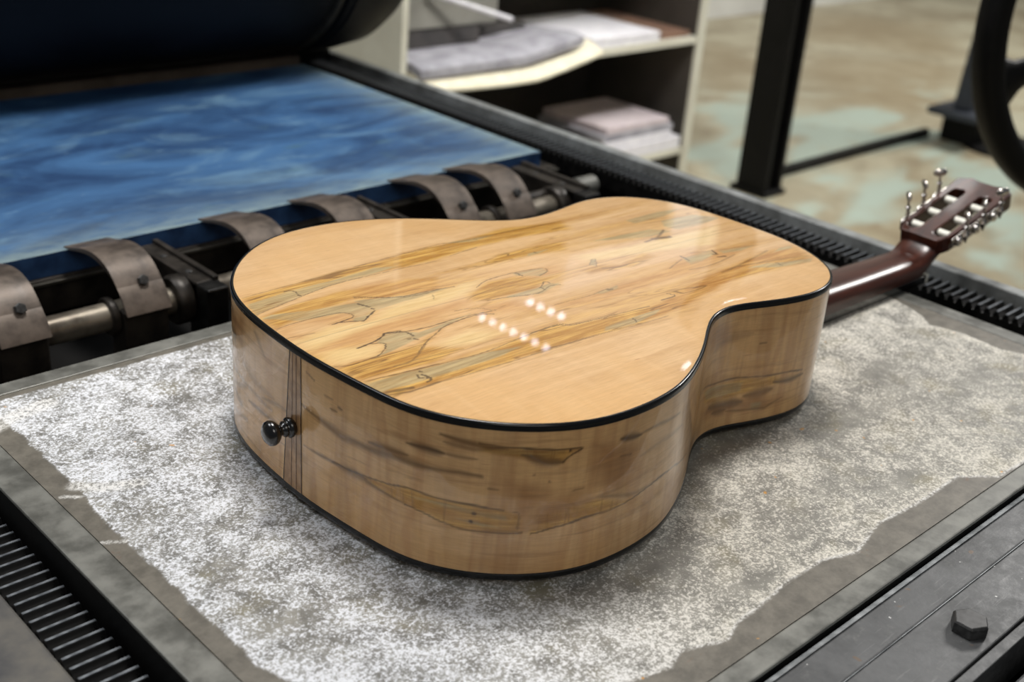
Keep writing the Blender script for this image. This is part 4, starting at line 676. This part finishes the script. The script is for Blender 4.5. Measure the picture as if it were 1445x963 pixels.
# shelf unit
sh = empty('shelf_unit', (2.6, 2.6, -.85), 'grey-beige open shelf unit holding papers, behind the press rail', 'shelf')
SO = Vector(sh.location)
def sp(name, bm, mat, **k): o = obj(name, bm, mat, sh, **k); o.location = -SO; return o
SX0, SX1, SYF, SYB = 1.985, 3.215, 2.40, 2.86
def two(x0, x1, y0, y1, z0, z1, inner):
    return None
sp('side_panel', bx(SX0 - .02, SX0, SYF, SYB, -.85, 1.1), M_SHELF, bevel=.002)
sp('side_panel', bx(SX1 - .03, SX1, SYF, SYB, -.85, 1.1), M_SHELF, bevel=.002)
sp('side_lining', bx(SX1 - .034, SX1 - .0305, SYF + .012, SYB, -.84, 1.09), M_SHIN); sp('side_lining', bx(SX0 + .0005, SX0 + .004, SYF + .012, SYB, -.84, 1.09), M_SHIN)
sp('back_panel', bx(SX0 + .0045, SX1 - .0345, SYB - .012, SYB - .002, -.84, 1.09), M_SHIN)
for z in (-.83, -.632, -.268, .16, .60, 1.07):
    sp('shelf_board', bx(SX0 + .0045, SX1 - .0345, SYF + .004, SYB - .0125, z - .022, z), M_SHELF if z in (-.632, -.268) else M_SHELF, bevel=.001)
def sheet(x0, x1, y0, y1, z, th_, droop, bend, seed, rot=0.):
    r = random.Random(seed); bm = bmesh.new(); n, m_ = 24, 14; rows = []
    ph = r.uniform(0, 6)
    for top in (1, 0):
        g_ = []
        for i in range(n):
            row = []
            for j in range(m_):
                fx, fy = i / (n - 1), j / (m_ - 1); x = x0 + (x1 - x0) * fx; y = y0 + (y1 - y0) * fy
                over = max(0, (SYF + .004) - y); zz = z - droop(fx) * min(1, over / .07) ** 1.4 + bend(fx, fy) + (th_ if top else 0)
                row.append(bm.verts.new((x, y, zz)))
            g_.append(row)
        rows.append(g_)
    for g_ in rows:
        for i in range(n - 1):
            for j in range(m_ - 1): bm.faces.new((g_[i][j], g_[i + 1][j], g_[i + 1][j + 1], g_[i][j + 1]))
    T_, B_ = rows
    for i in range(n - 1):
        for j in (0, m_ - 1): bm.faces.new((T_[i][j], T_[i + 1][j], B_[i + 1][j], B_[i][j]))
    for j in range(m_ - 1):
        for i in (0, n - 1): bm.faces.new((T_[i][j], T_[i][j + 1], B_[i][j + 1], B_[i][j]))
    return bm
zs_ = -.268
o = obj('paper_stack', sheet(2.0, 2.66, 2.335, 2.80, zs_ + .0006, .006, lambda f: .03 + .015 * math.sin(3 * f), lambda fx, fy: .050 * max(0, fx - .62) ** 1.0 * (1 - fy) * 1.9, 1), M_PCREAM, smooth=False, auto=40)
tag(o, 'large cream sheets drooping over the front edge of the middle shelf', 'paper', 'papers on the shelf unit')
o = obj('paper_stack', sheet(2.0, 2.60, 2.36, 2.80, zs_ + .0105, .022, lambda f: .022, lambda fx, fy: .050 * max(0, fx - .62) * (1 - fy) * 1.9, 2), M_PGREY, auto=40)
tag(o, 'wide stack of grey sheets lying on the cream sheets, middle shelf', 'paper', 'papers on the shelf unit')
o = obj('paper_stack', bx(2.70, 3.00, 2.41, 2.75, zs_ + .0006, zs_ + .030), M_PWHITE, bevel=.001); tag(o, 'white paper stack right of the drooping cream sheets', 'paper', 'papers on the shelf unit')
o = obj('folder', bx(3.02, 3.16, 2.42, 2.78, zs_ + .0006, zs_ + .018), simple('brown_card', lin(150, 116, 96), .7), bevel=.001); tag(o, 'thin brown folder at the right end of the middle shelf', 'folder')
o = obj('paper_stack', bx(2.02, 2.34, 2.52, 2.78, zs_ + .034, zs_ + .085), M_PDARK, bevel=.002); tag(o, 'dark grey paper block on top of the grey sheets, left', 'paper', 'papers on the shelf unit')
o = obj('paper_stack', bx(2.36, 2.56, 2.56, 2.78, zs_ + .034, zs_ + .060), M_PDARK, bevel=.002); tag(o, 'lower dark paper block on the grey sheets, right of the taller one', 'paper', 'papers on the shelf unit')
o = obj('paper_roll', lathe(bmesh.new(), [(.007, 0), (.007, .26)], axis((2.13, 2.50, zs_ + .185), (.9, -.3, -.28)), 16), M_PWHITE, auto=40); tag(o, 'thin white paper roll propped against the top box', 'paper roll')
o = obj('storage_box', bx(2.03, 2.40, 2.515, 2.78, zs_ + .0855, zs_ + .27), simple('pale_grey_card', lin(150, 148, 138), .7, 0, lin(130, 128, 120), 8), bevel=.003); tag(o, 'pale grey box standing on the dark paper block, upper left of the shelf', 'box')
zl = -.632
o = obj('paper_stack', bx(2.78, 3.165, 2.405, 2.72, zl + .0006, zl + .040), M_PWHITE, bevel=.001); tag(o, 'broad white paper stack lying on the lower shelf', 'paper', 'papers on the shelf unit')
for k, (xa, xb, c_) in enumerate(((2.80, 3.12, M_PWHITE), (2.79, 3.13, M_PWHITE), (2.81, 3.11, M_PWHITE))):
    o = obj('booklet', bx(xa, xb, 2.41 + .004 * k, 2.70, zl + .041 + .0225 * k, zl + .0625 + .0225 * k), [c_, M_PGREY, simple('pinkish_paper', lin(212, 200, 202), .8, 0, lin(196, 184, 188), 40)][k] if k else c_, bevel=.002)
    tag(o, ['white booklet resting directly on the broad stack of the lower shelf', 'greyish middle booklet of the pile on the lower shelf', 'pinkish white booklet topping the pile on the lower shelf'][k], 'booklet', 'booklets piled on the lower shelf')
o = obj('paper_stack', bx(2.40, 2.76, 2.45, 2.74, zl + .0006, zl + .05), M_PDARK, bevel=.002); tag(o, 'dark paper stack left of the white pile, lower shelf', 'paper', 'papers on the shelf unit')

# ceiling lamps seen as reflections in the lacquer
def track(name, p0, p1, n, r, label, stren=None):
    p0, p1 = Vector(p0), Vector(p1); t = empty(name, (p0 + p1) / 2, label, 'lamp', 'ceiling track lamps')
    O = Vector(t.location); d = (p1 - p0); mid = bmesh.new()
    b = obj('track_bar', lathe(bmesh.new(), [(.012, 0), (.012, d.length + .1)], axis(p0 - d.normalized() * .05 + Vector((0, 0, .06)), d), 12), M_POST, t); b.location = -O
    rod = obj('suspension_rod', lathe(bmesh.new(), [(.006, 0), (.006, 1.2)], Matrix.Translation((p0 + p1) / 2 + Vector((0, 0, .06))), 8), M_POST, t); rod.location = -O
    for k in range(n):
        c = p0 + d * (k / max(1, n - 1)); o = obj('bulb', lathe(bmesh.new(), [(0, -r), (r * .7, -r * .7), (r, 0), (r * .6, r * .7), (.01, r * 1.1)], Matrix.Translation(c), 16), M_LAMP, t, smooth=True); o.location = -O
track('track_lamp', (4.38, 4.50, 2.6), (4.35, 3.92, 2.6), 7, .013, 'ceiling track lamp with seven small bulbs in a row')
track('track_lamp', (4.82, 4.54, 2.6), (4.80, 4.24, 2.6), 4, .015, 'short ceiling track lamp with four small bulbs')
lp = empty('panel_lamp', (5.7, 3.53, 3.0), 'small square ceiling panel lamp', 'lamp')
obj('diffuser', bx(-.09, .09, -.07, .07, -.01, .01), emis('panel_glow', (.92, .93, 1), 6), lp); obj('panel_housing', bx(-.10, .10, -.08, .08, .0105, .05), M_POST, lp)
obj('suspension_rod', bx(-.006, .006, -.006, .006, .0505, 1.2), M_POST, lp)
